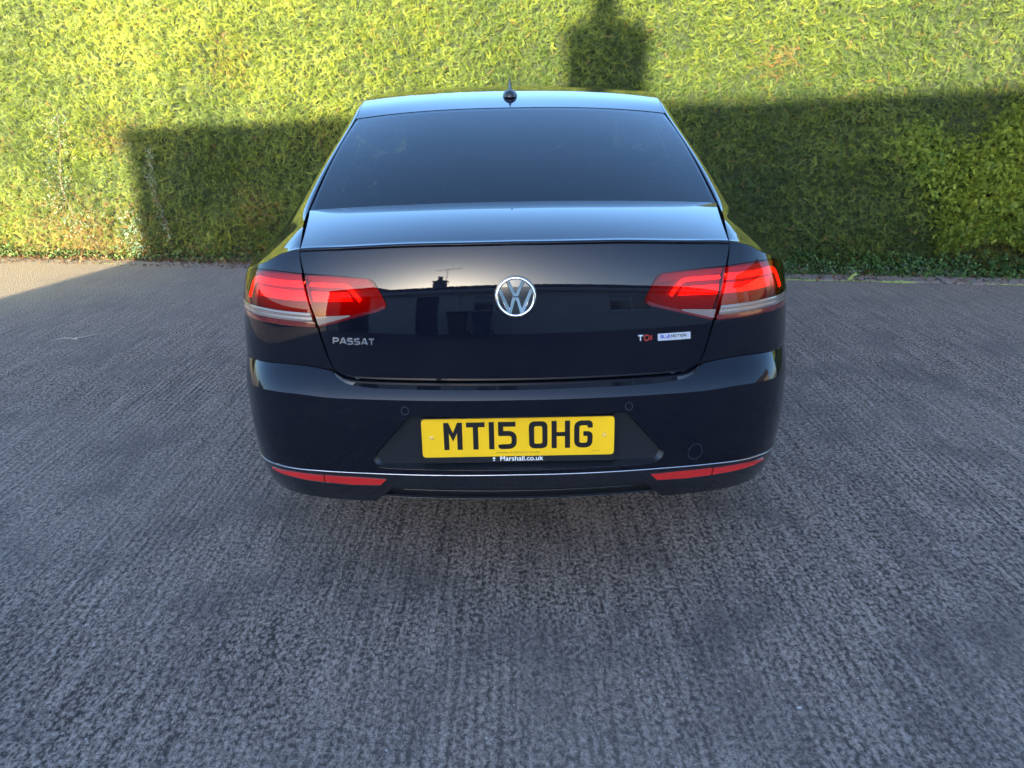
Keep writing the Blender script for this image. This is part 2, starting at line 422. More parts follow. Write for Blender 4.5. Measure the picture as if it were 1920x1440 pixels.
# concrete edging strip between yard and hedge, right-hand side, with a mossy joint
def build_strip():
    m, nt, p = newmat('edging_concrete'); v = objco(nt)
    c = mixc(nt, (.09, .07, .065), (.23, .185, .165), noise(nt, v, 14, 6, .6))
    c = mixc(nt, c, (.06, .10, .03), ramp(nt, noise(nt, v, 3.5, 5), [(.60, 0.), (.75, .6)]))
    nt.links.new(c, p.inputs['Base Color']); p.inputs['Roughness'].default_value = .85
    nt.links.new(bump(nt, noise(nt, v, 90, 4), .6, .006), p.inputs['Normal'])
    rng = random.Random(4)
    root = empty('edging_strip', hpt(7.5, .1, 0)); tag(root, 'grey concrete edging strip along the foot of the hedge', kind='structure')
    u = 5.2; k = 0
    while u < 14:
        L = 1.9 + rng.uniform(-.3, .3); n = 14
        g = .004
        us = np.linspace(u + g, u + L - g, n); top = .012 + rng.uniform(-.003, .003)
        rows = []
        for q in us:
            j = .008 * math.sin(q * 9 + k) + .006 * math.sin(q * 31 + k * 2)
            rows.append([hpt(q, .31 + j, 0) - np.array(root.location), hpt(q, .305 + j, top - .004) - np.array(root.location), hpt(q, .29 + j, top) - np.array(root.location),
                         hpt(q, -.10, top + .004) - np.array(root.location)])
        mb = MB(); mb.grid(np.array(rows)); e = np.array(rows)
        for i in (0, -1):
            a = e[i].copy(); b = a.copy(); b[:, 2] = -.01; mb.grid(np.stack([a, b], 1))
        mb.build('concrete_slab', m, root); u += L; k += 1
    # moss in the joint
    mm, nt, p = newmat('moss'); v = objco(nt)
    nt.links.new(mixc(nt, (.16, .24, .05), (.36, .42, .14), noise(nt, v, 60, 4)), p.inputs['Base Color']); p.inputs['Roughness'].default_value = .95
    nt.links.new(bump(nt, noise(nt, v, 300, 3), .8, .004), p.inputs['Normal'])
    mb = MB(); rg = np.random.RandomState(3)
    for (u0, u1, w, d) in ((7.25, 7.95, .020, .325), (7.9, 8.45, .014, .318), (8.3, 8.6, .03, .318), (9.0, 9.75, .014, .318), (6.2, 6.6, .008, .32), (-1.2, -.4, .01, .32), (1.2, 1.9, .008, .32)):
        n = int((u1 - u0) / .015)
        for i in range(n):
            t = (i + rg.rand()) / n; uu = u0 + (u1 - u0) * t; ww = 1.7 * w * (math.sin(math.pi * min(max(t, .03), .97)) ** .4) * (.6 + .6 * rg.rand())
            c = hpt(uu, d + rg.uniform(-.4, .4) * w, .002); r = ww * .55
            a = np.linspace(0, 2 * np.pi, 7)[:-1] + rg.rand()
            V = [c + np.array([0, 0, r * .55])] + [c + np.array([math.cos(x) * r * rg.uniform(.7, 1.2), math.sin(x) * r * rg.uniform(.7, 1.2), 0]) for x in a]
            mb.mesh(V, [(0, 1 + i2, 1 + (i2 + 1) % 6) for i2 in range(6)])
    # clump over the diagonal crack
    for i in range(60):
        t = rg.rand(); c = hpt(8.12 + .10 * (1 - t) - .02, .06 + .26 * t, .021); r = .010 + .014 * rg.rand()
        a = np.linspace(0, 2 * np.pi, 7)[:-1]
        V = [c + np.array([0, 0, r * .6])] + [c + np.array([math.cos(x) * r, math.sin(x) * r, -.004]) for x in a]
        mb.mesh(V, [(0, 1 + i2, 1 + (i2 + 1) % 6) for i2 in range(6)])
    mo = mb.build('moss', mm); tag(mo, 'bright green moss in the joint of the edging strip', kind='stuff')
build_strip()

# ---------------------------------------------------------------- the house behind the camera (casts the big shadow, shows in the boot lid)
def build_house():
    wall = plain('grey_render', (.60, .58, .54), .9, grain=.6, gscale=80)
    wall2 = plain('cream_render', (.50, .42, .30), .9, grain=.5, gscale=80)
    tile = plain('roof_tile_brown', (.10, .085, .075), .8, grain=.3)
    dark = plain('dark_door_paint', (.025, .022, .022), .4); white = plain('white_upvc', (.70, .70, .70), .35)
    pane = plain('house_window_glass', (.03, .035, .04), .03, coat=1.); brickm = plain('chimney_render', (.26, .23, .20), .9)
    root = empty('bungalow', (0, -8, 0)); tag(root, 'grey rendered bungalow with a low tiled roof behind the photographer', 'house')
    X0, X1, D, EH, RH = -6.2, 9.0, 7.0, 2.25, 3.20
    mb = MB()
    # walls with real openings: front wall pieces round door (-3.2..-2.3) and window (-1.3..-.1)
    def fr(x0, x1, z0, z1): mb.box(((x0 + x1) / 2, -.12, (z0 + z1) / 2), (x1 - x0, .24, z1 - z0))
    fr(X0, -3.2, 0, EH); fr(-3.2, -2.3, 2.02, EH); fr(-2.3, -1.3, 0, EH); fr(-1.3, .1, 0, 1.05); fr(-1.3, .1, 1.95, EH); fr(.1, 3.0, 0, EH)
    fr(3.0, 4.6, 0, .95); fr(3.0, 4.6, 1.95, EH); fr(4.6, X1, 0, EH)
    mb.box((X0 + .12, -D / 2, EH / 2), (.24, D - .5, EH)); mb.box((X1 - .12, -D / 2, EH / 2), (.24, D - .5, EH)); mb.box(((X0 + X1) / 2, -D + .12, EH / 2), (X1 - X0, .24, EH))
    for x in (X0 + .12, X1 - .12):
        V = [(x - .1, 0, EH), (x - .1, -D, EH), (x - .1, -D / 2, RH - .08), (x + .1, 0, EH), (x + .1, -D, EH), (x + .1, -D / 2, RH - .08)]
        mb.mesh(V, [(0, 1, 2), (3, 5, 4), (0, 2, 5, 3), (1, 4, 5, 2)])
    mb.build('wall', wall, root, smooth=False)
    for sgn, nm in ((1, 'roof'), (-1, 'roof')):
        mb = MB(); n = 16; yE = .35 if sgn > 0 else -D - .35; zE = EH + .0
        for i in range(n):
            a, b = i / n, (i + 1) / n
            ya, yb = yE + (-D / 2 - yE) * a, yE + (-D / 2 - yE) * b; za, zb = zE + (RH - zE) * a, zE + (RH - zE) * b
            V = [(X0 - .2, ya, za + .035), (X1 + .2, ya, za + .035), (X1 + .2, yb, zb + .005), (X0 - .2, yb, zb + .005), (X0 - .2, ya, za - .02), (X1 + .2, ya, za - .02)]
            mb.mesh(V, [(0, 1, 2, 3), (4, 5, 1, 0)])
        mb.build(nm, tile, root, smooth=False)
    rg = np.random.RandomState(8); mb = MB()
    for i in range(46):
        x = X0 + .1 + i * .33; mb.tube([(x, -D / 2, RH + .0 + rg.uniform(0, .006)), (x + .32, -D / 2, RH + .004)], .09, 8)
    mb.build('ridge_tiles', tile, root)
    mb = MB(); mb.box(((X0 + X1) / 2, .33, EH - .06), (X1 - X0 + .3, .03, .15)); mb.build('fascia', white, root, smooth=False)
    mb = MB(); mb.tube([(X0 - .2, .40, EH - .02), (X1 + .2, .40, EH - .02)], .05, 10); mb.tube([(-1.75, .38, EH - .05), (-1.75, .08, EH - .35), (-1.75, .08, .05)], .035, 8); mb.build('gutter', white, root)
    d = MB(); d.box((-2.75, -.10, 1.0), (.86, .05, 2.0)); d = d.build('door', dark, root, smooth=False)
    f = MB(); f.box((-3.17, -.06, 1.0), (.06, .1, 2.02)); f.box((-2.33, -.06, 1.0), (.06, .1, 2.02)); f.box((-2.75, -.06, 2.0), (.9, .1, .05)); f.build('door_frame', white, d, smooth=False)
    f = MB(); f.box((-2.42, -.05, 1.02), (.03, .05, .13)); f.build('handle', white, d)
    def window(x0, x1, z0, z1, mul):
        w = MB()
        for a, b in ((x0, x0 + .06), (x1 - .06, x1), (mul - .03, mul + .03)): w.box(((a + b) / 2, -.08, (z0 + z1) / 2), (b - a, .08, z1 - z0))
        w.box(((x0 + x1) / 2, -.08, z0 + .03), (x1 - x0, .078, .06)); w.box(((x0 + x1) / 2, -.08, z1 - .03), (x1 - x0, .078, .06)); w.box(((x0 + mul) / 2, -.08, z1 - .3), (mul - x0, .076, .05))
        w = w.build('window', white, root, smooth=False)
        g = MB(); g.box(((x0 + x1) / 2, -.10, (z0 + z1) / 2), (x1 - x0 - .04, .02, z1 - z0 - .04)); g.build('pane', pane, w, smooth=False)
        g = MB(); g.box(((x0 + x1) / 2, .04, z0 - .03), (x1 - x0 + .1, .12, .05)); g.build('sill', white, w, smooth=False)
    window(-1.3, .1, 1.05, 1.95, -.6); window(3.0, 4.6, .95, 1.95, 3.8)
    # chimney stack with pot and aerial
    c = MB(); cx, cy = -3.34, -D / 2; c.box((cx, cy, RH + .18), (.58, .5, .85)); c.box((cx, cy, RH + .63), (.66, .56, .06)); c.box((cx, cy, RH + .69), (.44, .4, .06)); c = c.build('chimney', brickm, root, smooth=False)
    q = MB(); q.lathe([(.13, 0), (.12, .05), (.11, .42), (.13, .45), (.10, .45)], (cx - .03, cy, RH + .70)); q.build('chimney_pot', brickm, c)
    q = MB(); q.tube([(cx + .33, cy + .3, RH + .2), (cx + .33, cy + .3, RH + 1.9)], .018, 6)
    q.tube([(cx - .3, cy + .3, RH + 1.75), (cx + 1.0, cy + .3, RH + 1.95)], .014, 6)
    for i in range(8):
        x = cx - .2 + i * .15; q.tube([(x, cy + .05, RH + 1.77 + i * .024), (x, cy + .55, RH + 1.77 + i * .024)], .008, 5)
    q.build('aerial', MT['satin'], c)
    # added flat roofed end block: its corner throws the square left end of the shadow
    e = empty('shadow_block', (-5.96, -8.5, 0)); tag(e, 'added flat roofed block at the end of the bungalow, shaping its shadow', 'shadow_block')
    b = MB(); b.box((0, -1.6, 1.36), (2.24, 4.2, 2.72)); b.build('wall', wall2, e, smooth=False)
    b = MB(); b.box((0, -1.6, 2.79), (2.30, 4.3, .14)); b.build('roof', dark, e, smooth=False)
    # neighbouring house to the right, sunlit
    e = empty('neighbour_house', (12.5, -3, 0)); tag(e, 'cream rendered neighbouring house across the yard', 'house')
    b = MB(); b.box((2.5, 0, 1.5), (5, 9, 3.0)); b.build('wall', wall2, e, smooth=False)
    b = MB(); V = [(-.3, -4.8, 3.0), (5.3, -4.8, 3.0), (5.3, 4.8, 3.0), (-.3, 4.8, 3.0), (2.5, -4.8, 4.9), (2.5, 4.8, 4.9)]
    b.mesh(V, [(0, 3, 5, 4), (1, 4, 5, 2), (0, 4, 1), (3, 2, 5), (0, 1, 2, 3)]); b.build('roof', tile, e, smooth=False)
    w = MB(); w.box((-.03, -2, 1.6), (.08, 1.3, 1.1)); w.build('window', white, e, smooth=False)
    # far left boundary wall, sunlit tan
    e = MB(); e.box((0, 0, .75), (.22, 14, 1.5)); e.box((0, 0, 1.53), (.30, 14.1, .07)); o = e.build('boundary_wall', wall2, loc=(-11.5, -3, 0), smooth=False)
    tag(o, 'low sunlit tan boundary wall beyond the left of the yard', 'wall')
    # wheelie bins
    def bin_(x, mat, lab):
        r = empty('wheelie_bin', (x, -7.3, 0)); tag(r, lab, 'wheelie bin', 'wheelie bins by the house wall')
        b = MB(); P = []
        for z, k in ((.06, .40), (.5, .46), (.95, .52), (.98, .55), (1.0, .55)):
            P.append([(-k / 2, -k / 2 - .02, z), (k / 2, -k / 2 - .02, z), (k / 2, k / 2 + .05, z), (-k / 2, k / 2 + .05, z)])
        b.grid(np.array(P).transpose(1, 0, 2), closed_u=True); b.build('body', mat, r, smooth=False)
        b = MB(); b.box((0, .02, 1.03), (.58, .66, .05)); b.box((0, -.32, 1.0), (.5, .05, .05)); b.build('lid', mat, r, smooth=False)
        for s in (-1, 1):
            b = MB(); b.lathe([(0, -.025), (.09, -.025), (.10, 0), (.09, .025), (0, .025)], (s * .25, -.22, .10), 'x', 16); b.build('wheel', MT['rubber'], r)
    bin_(-1.6, plain('black_bin_plastic', (.02, .02, .02), .5), 'black wheelie bin left of the window'); bin_(-.9, plain('blue_bin_plastic', (.02, .04, .12), .5), 'dark blue wheelie bin under the window')
build_house()

# ---------------------------------------------------------------- hedge
def foliage_mat(name, dark, mid, light, brown=(.20, .10, .035)):
    m, nt, p = newmat(name)
    at = nt.nodes.new('ShaderNodeAttribute'); at.attribute_name = 'tint'
    sep = nt.nodes.new('ShaderNodeSeparateColor'); nt.links.new(at.outputs['Color'], sep.inputs[0])
    c = ramp(nt, sep.outputs[0], [(0., dark), (.45, mid), (1., light)])
    c = mixc(nt, c, brown, sep.outputs[1])
    nt.links.new(c, p.inputs['Base Color']); p.inputs['Roughness'].default_value = .55; p.inputs['Specular IOR Level'].default_value = .3
    tr = nt.nodes.new('ShaderNodeBsdfTranslucent'); nt.links.new(c, tr.inputs[0]); mx = nt.nodes.new('ShaderNodeMixShader'); mx.inputs[0].default_value = .22
    o = nt.nodes['Material Output']; nt.links.new(p.outputs[0], mx.inputs[1]); nt.links.new(tr.outputs[0], mx.inputs[2]); nt.links.new(mx.outputs[0], o.inputs[0])
    return m
def spray_templates(kind, rg, count=10):
    """little curved fern-like conifer sprays; x along the spray, y across, z out of its plane"""
    T = []
    for _ in range(count):
        V = []; F = []
        L = 1.0; n = 9 if kind == 'fine' else 6; curl = rg.uniform(.5, 1.6) * rg.choice([-1, 1]); lift = rg.uniform(.1, .5)
        sp = []
        ang = 0.; q = np.array([0., 0., 0.])
        for i in range(n):
            sp.append((q.copy(), ang)); q = q + np.array([math.cos(ang), math.sin(ang), 0]) / n; ang += curl / n * 2
            q[2] = lift * (i / n) - .55 * (i / n) ** 2
        for i, (c, a) in enumerate(sp):
            t = i / (n - 1); wl = (.17 if kind == 'fine' else .44) * (1 - t) ** .7 * rg.uniform(.75, 1.15) + .06
            for sd in (-1, 1):
                a2 = a + sd * R(rg.uniform(24, 46)); d = np.array([math.cos(a2), math.sin(a2), rg.uniform(-.25, .15)])
                s = np.array([-math.sin(a2), math.cos(a2), 0]) * (.020 if kind == 'fine' else .075)
                k = len(V)
                V += [c - s * .7, c + d * wl * .55 - s, c + d * wl, c + d * wl * .55 + s * .9]
                F += [(k, k + 1, k + 2), (k, k + 2, k + 3)]
        T.append((np.array(V), np.array(F)))
    return T
def broad_templates(rg, count=8):
    T = []
    for _ in range(count):
        V = []; F = []
        for j in range(3):
            a = rg.uniform(0, 2 * math.pi); d = np.array([math.cos(a), math.sin(a), rg.uniform(-.2, .5)]); s = np.array([-math.sin(a), math.cos(a), rg.uniform(-.3, .3)]) * .32; b = d * .25
            k = len(V); V += [b * .2, b + d * .45 - s, b + d * 1.0, b + d * .45 + s, b + d * .5 + np.array([0, 0, -.08])]
            F += [(k, k + 1, k + 4), (k + 1, k + 2, k + 4), (k + 2, k + 3, k + 4), (k + 3, k, k + 4)]
        T.append((np.array(V), np.array(F)))
    return T
def scatter(name, mat, T, pos, X, Y, Z, size, tint, brown, parent=None):
    """pos[k,3] with frame X (along), Y, Z and size; all merged into one mesh"""
    rg = np.random.RandomState(len(pos) % 9973); pick = rg.randint(0, len(T), len(pos)); VV = []; FF = []; CC = []; k = 0
    for t, (V, F) in enumerate(T):
        i = np.where(pick == t)[0]
        if not len(i): continue
        W = (pos[i][:, None] + size[i][:, None, None] * (V[None, :, 0:1] * X[i][:, None] + V[None, :, 1:2] * Y[i][:, None] + V[None, :, 2:3] * Z[i][:, None]))
        VV.append(W.reshape(-1, 3)); f = (F[None] + (np.arange(len(i)) * len(V))[:, None, None] + k).reshape(-1, 3); FF.append(f); k += len(i) * len(V)
        c = np.zeros((len(i), len(V), 4)); c[..., 0] = np.clip(tint[i][:, None] + (V[None, :, 0] - .5) * .55 * (V[:, 0].max() > .5), 0, 1); c[..., 1] = brown[i][:, None]; c[..., 3] = 1; CC.append(c.reshape(-1, 4))
    V = np.concatenate(VV).astype(np.float32); F = np.concatenate(FF).astype(np.int32); C = np.concatenate(CC).astype(np.float32)
    me = bpy.data.meshes.new(name); me.vertices.add(len(V)); me.vertices.foreach_set('co', V.ravel())
    me.loops.add(F.size); me.loops.foreach_set('vertex_index', F.ravel()); me.polygons.add(len(F)); me.polygons.foreach_set('loop_start', np.arange(0, F.size, 3, dtype=np.int32))
    me.update(calc_edges=True); ca = me.color_attributes.new('tint', 'FLOAT_COLOR', 'POINT'); ca.data.foreach_set('color', C.ravel())
    me.materials.append(mat); o = bpy.data.objects.new(name, me); COL.objects.link(o)
    if parent: o.parent = parent
    return o
def fbm2(x, y, seed, oct=3):
    """cheap value noise, vectorised"""
    out = 0; amp = 1; tot = 0
    for o in range(oct):
        xi = np.floor(x).astype(np.int64); yi = np.floor(y).astype(np.int64); fx = x - xi; fy = y - yi; fx = fx * fx * (3 - 2 * fx); fy = fy * fy * (3 - 2 * fy)
        def hsh(a, b): n = (a * 374761393 + b * 668265263 + (seed + o) * 982451653) & 0x7fffffff; n = ((n ^ (n >> 13)) * 1274126177) & 0x7fffffff; return ((n ^ (n >> 16)) & 0xffff) / 65535.
        v = (hsh(xi, yi) * (1 - fx) + hsh(xi + 1, yi) * fx) * (1 - fy) + (hsh(xi, yi + 1) * (1 - fx) + hsh(xi + 1, yi + 1) * fx) * fy
        out = out + v * amp; tot += amp; amp *= .5; x = x * 2.03 + 11.7; y = y * 2.03 + 5.1
    return out / tot
def hedge_front(u, z):
    """bumpy clipped face, metres towards the yard"""
    return .02 + .10 * (fbm2(u * .8, z * .9, 5) - .5) + .07 * (fbm2(u * 3.2 + 3, z * 3.2, 9) - .5) - .05 * np.clip((.35 - z) / .35, 0, 1) - .05 * np.clip((z - 1.9) / .5, 0, 1) ** 2
def build_hedge():
    rg = np.random.RandomState(12)
    leyl = foliage_mat('cypress_green', (.020, .046, .012), (.100, .142, .020), (.33, .345, .036))
    gold = foliage_mat('golden_cypress', (.06, .11, .014), (.17, .225, .028), (.35, .40, .055))
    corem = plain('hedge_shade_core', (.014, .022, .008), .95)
    weedm = foliage_mat('weed_leaf', (.020, .055, .014), (.055, .12, .030), (.13, .22, .06)); ivym = foliage_mat('ivy_leaf', (.04, .08, .05), (.10, .15, .09), (.26, .30, .22))
    litter = foliage_mat('leaf_litter', (.06, .035, .018), (.15, .075, .035), (.30, .17, .08))
    barkm = plain('hedge_bark', (.09, .06, .045), .9, grain=.6, gscale=60)
    fine = spray_templates('fine', rg); fat = spray_templates('fat', rg); broad = broad_templates(rg)
    HT3 = np.array([HT[0], HT[1], 0]); HN3 = np.array([HN[0], HN[1], 0]); UP = np.array([0, 0, 1.])
    def edge_gold(z): return 8.72 - .28 * np.clip(z - .35, 0, 1) + .22 * np.sin(z * 5.0) * .4     # u where the golden bush begins
    def face(n, u0, u1, z0, z1, keep, depth, size, tintf, brownf, mat, T, name, parent, spread=.75):
        u = rg.uniform(u0, u1, n); z = rg.uniform(z0, z1, n); k = keep(u, z); u, z = u[k], z[k]; n = len(u)
        d = hedge_front(u, z) - depth * rg.rand(n) ** 1.1 + .03 * (fbm2(u * 9, z * 9, 77) - .5)
        P = HA[None] + HT[None] * u[:, None] + HN[None] * d[:, None]; pos = np.column_stack([P, z])
        # direction of growth: coherent swirls across the face plus outward lean
        th = 2 * math.pi * fbm2(u * 1.1 + 40, z * 1.1 + 7, 21, 2) * 1.3 + rg.normal(0, .8, n); out = rg.uniform(.25, 1.0, n)
        X = np.cos(th)[:, None] * HT3 * 1.0 + (np.sin(th) * .8 - .05)[:, None] * UP + out[:, None] * HN3 * spread; X /= np.linalg.norm(X, axis=1, keepdims=True)
        side = HN3[None] * rg.uniform(.3, 1, n)[:, None] + rg.normal(0, .55, (n, 3)); Y = np.cross(side, X); Y /= np.linalg.norm(Y, axis=1, keepdims=True); Z = np.cross(X, Y)
        s = size * rg.uniform(.65, 1.3, n)
        return scatter(name, mat, T, pos, X, Y, Z, s, np.clip(tintf(u, z, n), 0, 1), np.clip(brownf(u, z, n), 0, 1), parent)
    inwin = lambda u: (u > -.6) & (u < 10.2)
    def tg(u, z, n):
        t = .34 + .55 * (fbm2(u * .7, z * .7, 33) - .5) + .35 * (fbm2(u * 5, z * 5, 35) - .5) + rg.normal(0, .15, n)
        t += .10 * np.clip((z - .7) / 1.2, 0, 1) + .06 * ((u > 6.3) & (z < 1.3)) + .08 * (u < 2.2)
        return t
    def bg_(u, z, n):
        b = (rg.rand(n) < .012) * .8 + (rg.rand(n) < .45 * np.clip(fbm2(u * 1.4, z * 1.8, 71) - .66, 0, 1) * 5) * rg.uniform(.3, .9, n)
        low = np.clip((.75 - z) / .55, 0, 1) * (np.exp(-((u - 1.0) / .75) ** 2)); b = np.maximum(b, (rg.rand(n) < low * .7) * rg.uniform(.35, 1, n))
        b = np.maximum(b, (rg.rand(n) < .55 * np.clip((.16 - z) / .16, 0, 1)) * rg.uniform(.4, 1, n))
        return b
    # core block behind the sprays
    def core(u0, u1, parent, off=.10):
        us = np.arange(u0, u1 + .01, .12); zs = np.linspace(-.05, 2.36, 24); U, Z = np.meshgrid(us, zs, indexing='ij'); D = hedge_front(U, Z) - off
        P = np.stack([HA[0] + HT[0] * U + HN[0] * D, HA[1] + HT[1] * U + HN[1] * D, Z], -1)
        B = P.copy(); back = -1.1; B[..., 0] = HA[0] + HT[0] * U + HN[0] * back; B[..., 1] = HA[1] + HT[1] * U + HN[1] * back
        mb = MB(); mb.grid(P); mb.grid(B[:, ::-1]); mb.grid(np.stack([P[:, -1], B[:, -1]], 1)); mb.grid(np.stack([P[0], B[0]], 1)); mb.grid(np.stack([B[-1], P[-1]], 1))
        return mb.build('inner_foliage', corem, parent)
    h = empty('cypress_hedge', hpt(4.2, -.5, 0)); tag(h, 'tall clipped green cypress hedge running along the back of the yard', 'hedge')
    h.location = (0, 0, 0)
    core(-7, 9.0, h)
    zt = lambda u: 2.42 - .022 * u + .04 * np.sin(u * 3.1)
    K = lambda u, z: (z < zt(u)) & (u < edge_gold(z) + rg.normal(0, .05, len(u)))
    face(135000, -.7, 9.6, .04, 2.44, K, .14, .074, tg, bg_, leyl, fine, 'foliage', h)
    face(11000, -7, -.7, .04, 2.44, K, .10, .085, tg, bg_, leyl, fine, 'foliage', h)
    # top of the hedge
    n = 9000; u = rg.uniform(-7, 9.2, n); d = rg.uniform(-1.1, .02, n); P = HA[None] + HT[None] * u[:, None] + HN[None] * d[:, None]; pos = np.column_stack([P, zt(u) - .03 + .04 * rg.rand(n)])
    X = rg.normal(0, .7, (n, 3)) + UP * .8; X /= np.linalg.norm(X, axis=1, keepdims=True); Y = np.cross(rg.normal(0, 1, (n, 3)), X); Y /= np.linalg.norm(Y, axis=1, keepdims=True)
    scatter('foliage', leyl, fine, pos, X, Y, np.cross(X, Y), .09 * rg.uniform(.7, 1.3, n), np.clip(rg.normal(.45, .15, n), 0, 1), np.zeros(n), h)
    for uu in np.arange(-6.4, 8.8, .62):
        mb = MB(); j = rg.uniform(-.1, .1, 6); b = hpt(uu + j[0], -.42 + j[1], -.02)
        mb.tube([b, b + np.array([j[2] * .3, j[3] * .3, .8]), b + np.array([j[4] * .5, j[5] * .5, 1.9])], [.05, .035, .015], 7); mb.build('trunk', barkm, h)
    g = empty('golden_cypress', (0, 0, 0)); tag(g, 'yellow green golden cypress growing into the right end of the hedge', 'bush')
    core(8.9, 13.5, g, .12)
    Kg = lambda u, z: (z < zt(u)) & (z > .20 + .06 * np.sin(u * 7)) & (u > edge_gold(z) + rg.normal(0, .08, len(u)) + .25 * (fbm2(u * 3, z * 3, 91) - .5)) & ((z < 1.08 + .10 * np.sin(u * 9) + rg.normal(0, .06, len(u)) + .6 * np.clip(u - 9.0, 0, 1)) | (u > 10.6))
    Kn = lambda u, z: (z < zt(u)) & (u > edge_gold(z)) & ((z >= 0.98 + .10 * np.sin(u * 9) + .6 * np.clip(u - 9.0, 0, 1)) | (z < .3))
    gt = lambda u, z, n: .42 + .5 * (fbm2(u * 3, z * 3, 55) - .5) + rg.normal(0, .16, n)
    face(36000, 8.2, 10.2, .1, 2.4, Kg, .12, .052, gt, lambda u, z, n: np.zeros(n), gold, fat, 'foliage', g, .9)
    face(8000, 10.2, 13.5, .1, 2.4, Kg, .12, .10, gt, lambda u, z, n: np.zeros(n), gold, fat, 'foliage', g, .9)
    face(24000, 8.2, 10.4, .04, 2.44, Kn, .10, .062, tg, bg_, leyl, fine, 'foliage', h)
    mb = MB(); b = hpt(10.3, -.45, -.02); mb.tube([b, b + np.array([.05, .02, .9]), b + np.array([.0, .1, 1.8])], [.06, .04, .015], 8); mb.build('trunk', barkm, g)
    # weeds along the foot
    def ground_strip(n, u0, u1, d0, d1, z1, size, T, mat, name, tint, brown, lab):
        u = rg.uniform(u0, u1, n); w = fbm2(u * 2.2, u * 0, 61); d = rg.uniform(d0, d1, n); z = rg.rand(n) ** 1.6 * z1 * (.4 + 1.1 * w) * np.clip((d1 - d) / (d1 - d0) * 1.6, .1, 1)
        P = HA[None] + HT[None] * u[:, None] + HN[None] * d[:, None]; pos = np.column_stack([P, z + .006])
        X = rg.normal(0, .7, (n, 3)) + UP * .35 + HN3 * .4; X /= np.linalg.norm(X, axis=1, keepdims=True); Z = UP * .8 + HN3 * .6 + rg.normal(0, .45, (n, 3)); Y = np.cross(Z, X); Y /= np.linalg.norm(Y, axis=1, keepdims=True)
        o = scatter(name, mat, T, pos, X, Y, np.cross(X, Y), size * rg.uniform(.5, 1.3, n), np.clip(tint + rg.normal(0, .25, n), 0, 1), brown * (rg.rand(n) < .5)); tag(o, lab, kind='stuff')
    ground_strip(5200, 5.4, 11.5, -.06, .13, .20, .026, broad, weedm, 'weeds', .45, 0, 'low broad leaved green weeds along the foot of the hedge')
    ground_strip(900, 6.2, 9.0, .02, .14, .10, .020, broad, ivym, 'weeds', .55, 0, 'pale leaved low weeds at the edge of the strip')
    ground_strip(2600, -6, 3.2, -.02, .15, .12, .024, broad, weedm, 'weeds', .6, .2, 'green weeds at the sunlit left foot of the hedge')
    ground_strip(3200, -6, 5.6, -.10, .20, .03, .022, broad, litter, 'leaf_litter', .45, .0, 'brown leaf litter along the foot of the hedge at left')
    ground_strip(700, 5.0, 10.5, .05, .36, .016, .018, broad, litter, 'leaf_litter', .35, .0, 'dry leaf crumbs lying on the edging strip')
    ground_strip(260, 6.0, 10.5, .08, .34, .03, .016, broad, weedm, 'weeds', .4, 0, 'tiny weeds rooted in the edging strip')
    ground_strip(1500, -3, 5.5, .0, .42, .012, .014, broad, litter, 'leaf_litter', .3, .0, 'sparse leaf crumbs on the concrete beside the hedge')
    ground_strip(1800, 5.0, 11, -.10, .13, .05, .022, broad, litter, 'leaf_litter', .25, .0, 'brown leaf litter along the foot of the hedge at right')
    # trailing pale ivy up the face at left
    def ivy(u0, z0, z1, n, lab, sc=.02, wid=.035):
        t = rg.rand(n); z = z0 + (z1 - z0) * t; u = u0 + .04 * np.sin(z * 6) + rg.normal(0, wid, n); d = hedge_front(u, z) + .015 + .02 * rg.rand(n)
        P = HA[None] + HT[None] * u[:, None] + HN[None] * d[:, None]; pos = np.column_stack([P, z]); X = rg.normal(0, 1, (n, 3)); X -= (X @ HN3)[:, None] * HN3 * .8; X /= np.linalg.norm(X, axis=1, keepdims=True)
        Y = np.cross(HN3 + rg.normal(0, .3, (n, 3)), X); Y /= np.linalg.norm(Y, axis=1, keepdims=True)
        r = empty('ivy'); tag(r, lab, 'ivy')
        scatter('leaves', ivym, broad, pos, X, Y, np.cross(X, Y), sc * rg.uniform(.6, 1.3, n), np.clip(rg.normal(.55, .3, n), 0, 1), (rg.rand(n) < .2) * .6, r)
        mb = MB(); zz = np.linspace(.0, z1, 16); mb.tube([hpt(u0 + .04 * math.sin(q * 6), float(hedge_front(np.array([u0]), np.array([q]))[0]) - .01, q) for q in zz], .005, 5); mb.build('stem', barkm, r)
    ivy(1.92, .15, 1.05, 170, 'thin trail of pale ivy climbing the shaded hedge left of the car', .013, .02)
    ivy(.95, .2, 1.35, 260, 'pale ivy climbing the sunlit hedge at the far left', .013, .12)
    ivy(1.55, .05, .5, 110, 'small patch of ivy at the hedge foot beside the shadow edge', .02, .09)
build_hedge()

# ---------------------------------------------------------------- the car
CAR = empty('parked_car', (0, 0, 0)); tag(CAR, 'dark navy blue four door saloon car parked nose to the hedge, seen from behind', 'car')
P_ = MT['paint']
G = .0022          # half a shut line

# boot lid outline in (s, z)
LID_BOT = [(.0, .6850), (.20, .6850), (.385, .6850), (.44, .6850), (.500, .6870), (.530, .6930), (.552, .7060)]
LID_SIDE = [(.552, .7060), (.566, .730), (.601, .821), (.637, .893), (.671, .961), (.692, .995), (.708, 1.0215)]
ST = .386
LT_TOP = [(.668, .9615), (.574, .9595), (.503, .9565), (.456, .9540)]          # inner lamp, gap end -> tip
LT_TIP = [(.456, .9540), (.440, .9505), (.430, .9430), (.408, .918), (.390, .893), (.3865, .885), (.388, .878)]
LT_BOT = [(.388, .878), (.405, .871), (.45, .860), (.50, .847), (.55, .834), (.598, .821)]
def side_of(sg, L): return [(sg * a, b) for a, b in L]
def zsh(s): return float(z_shoulder(s))

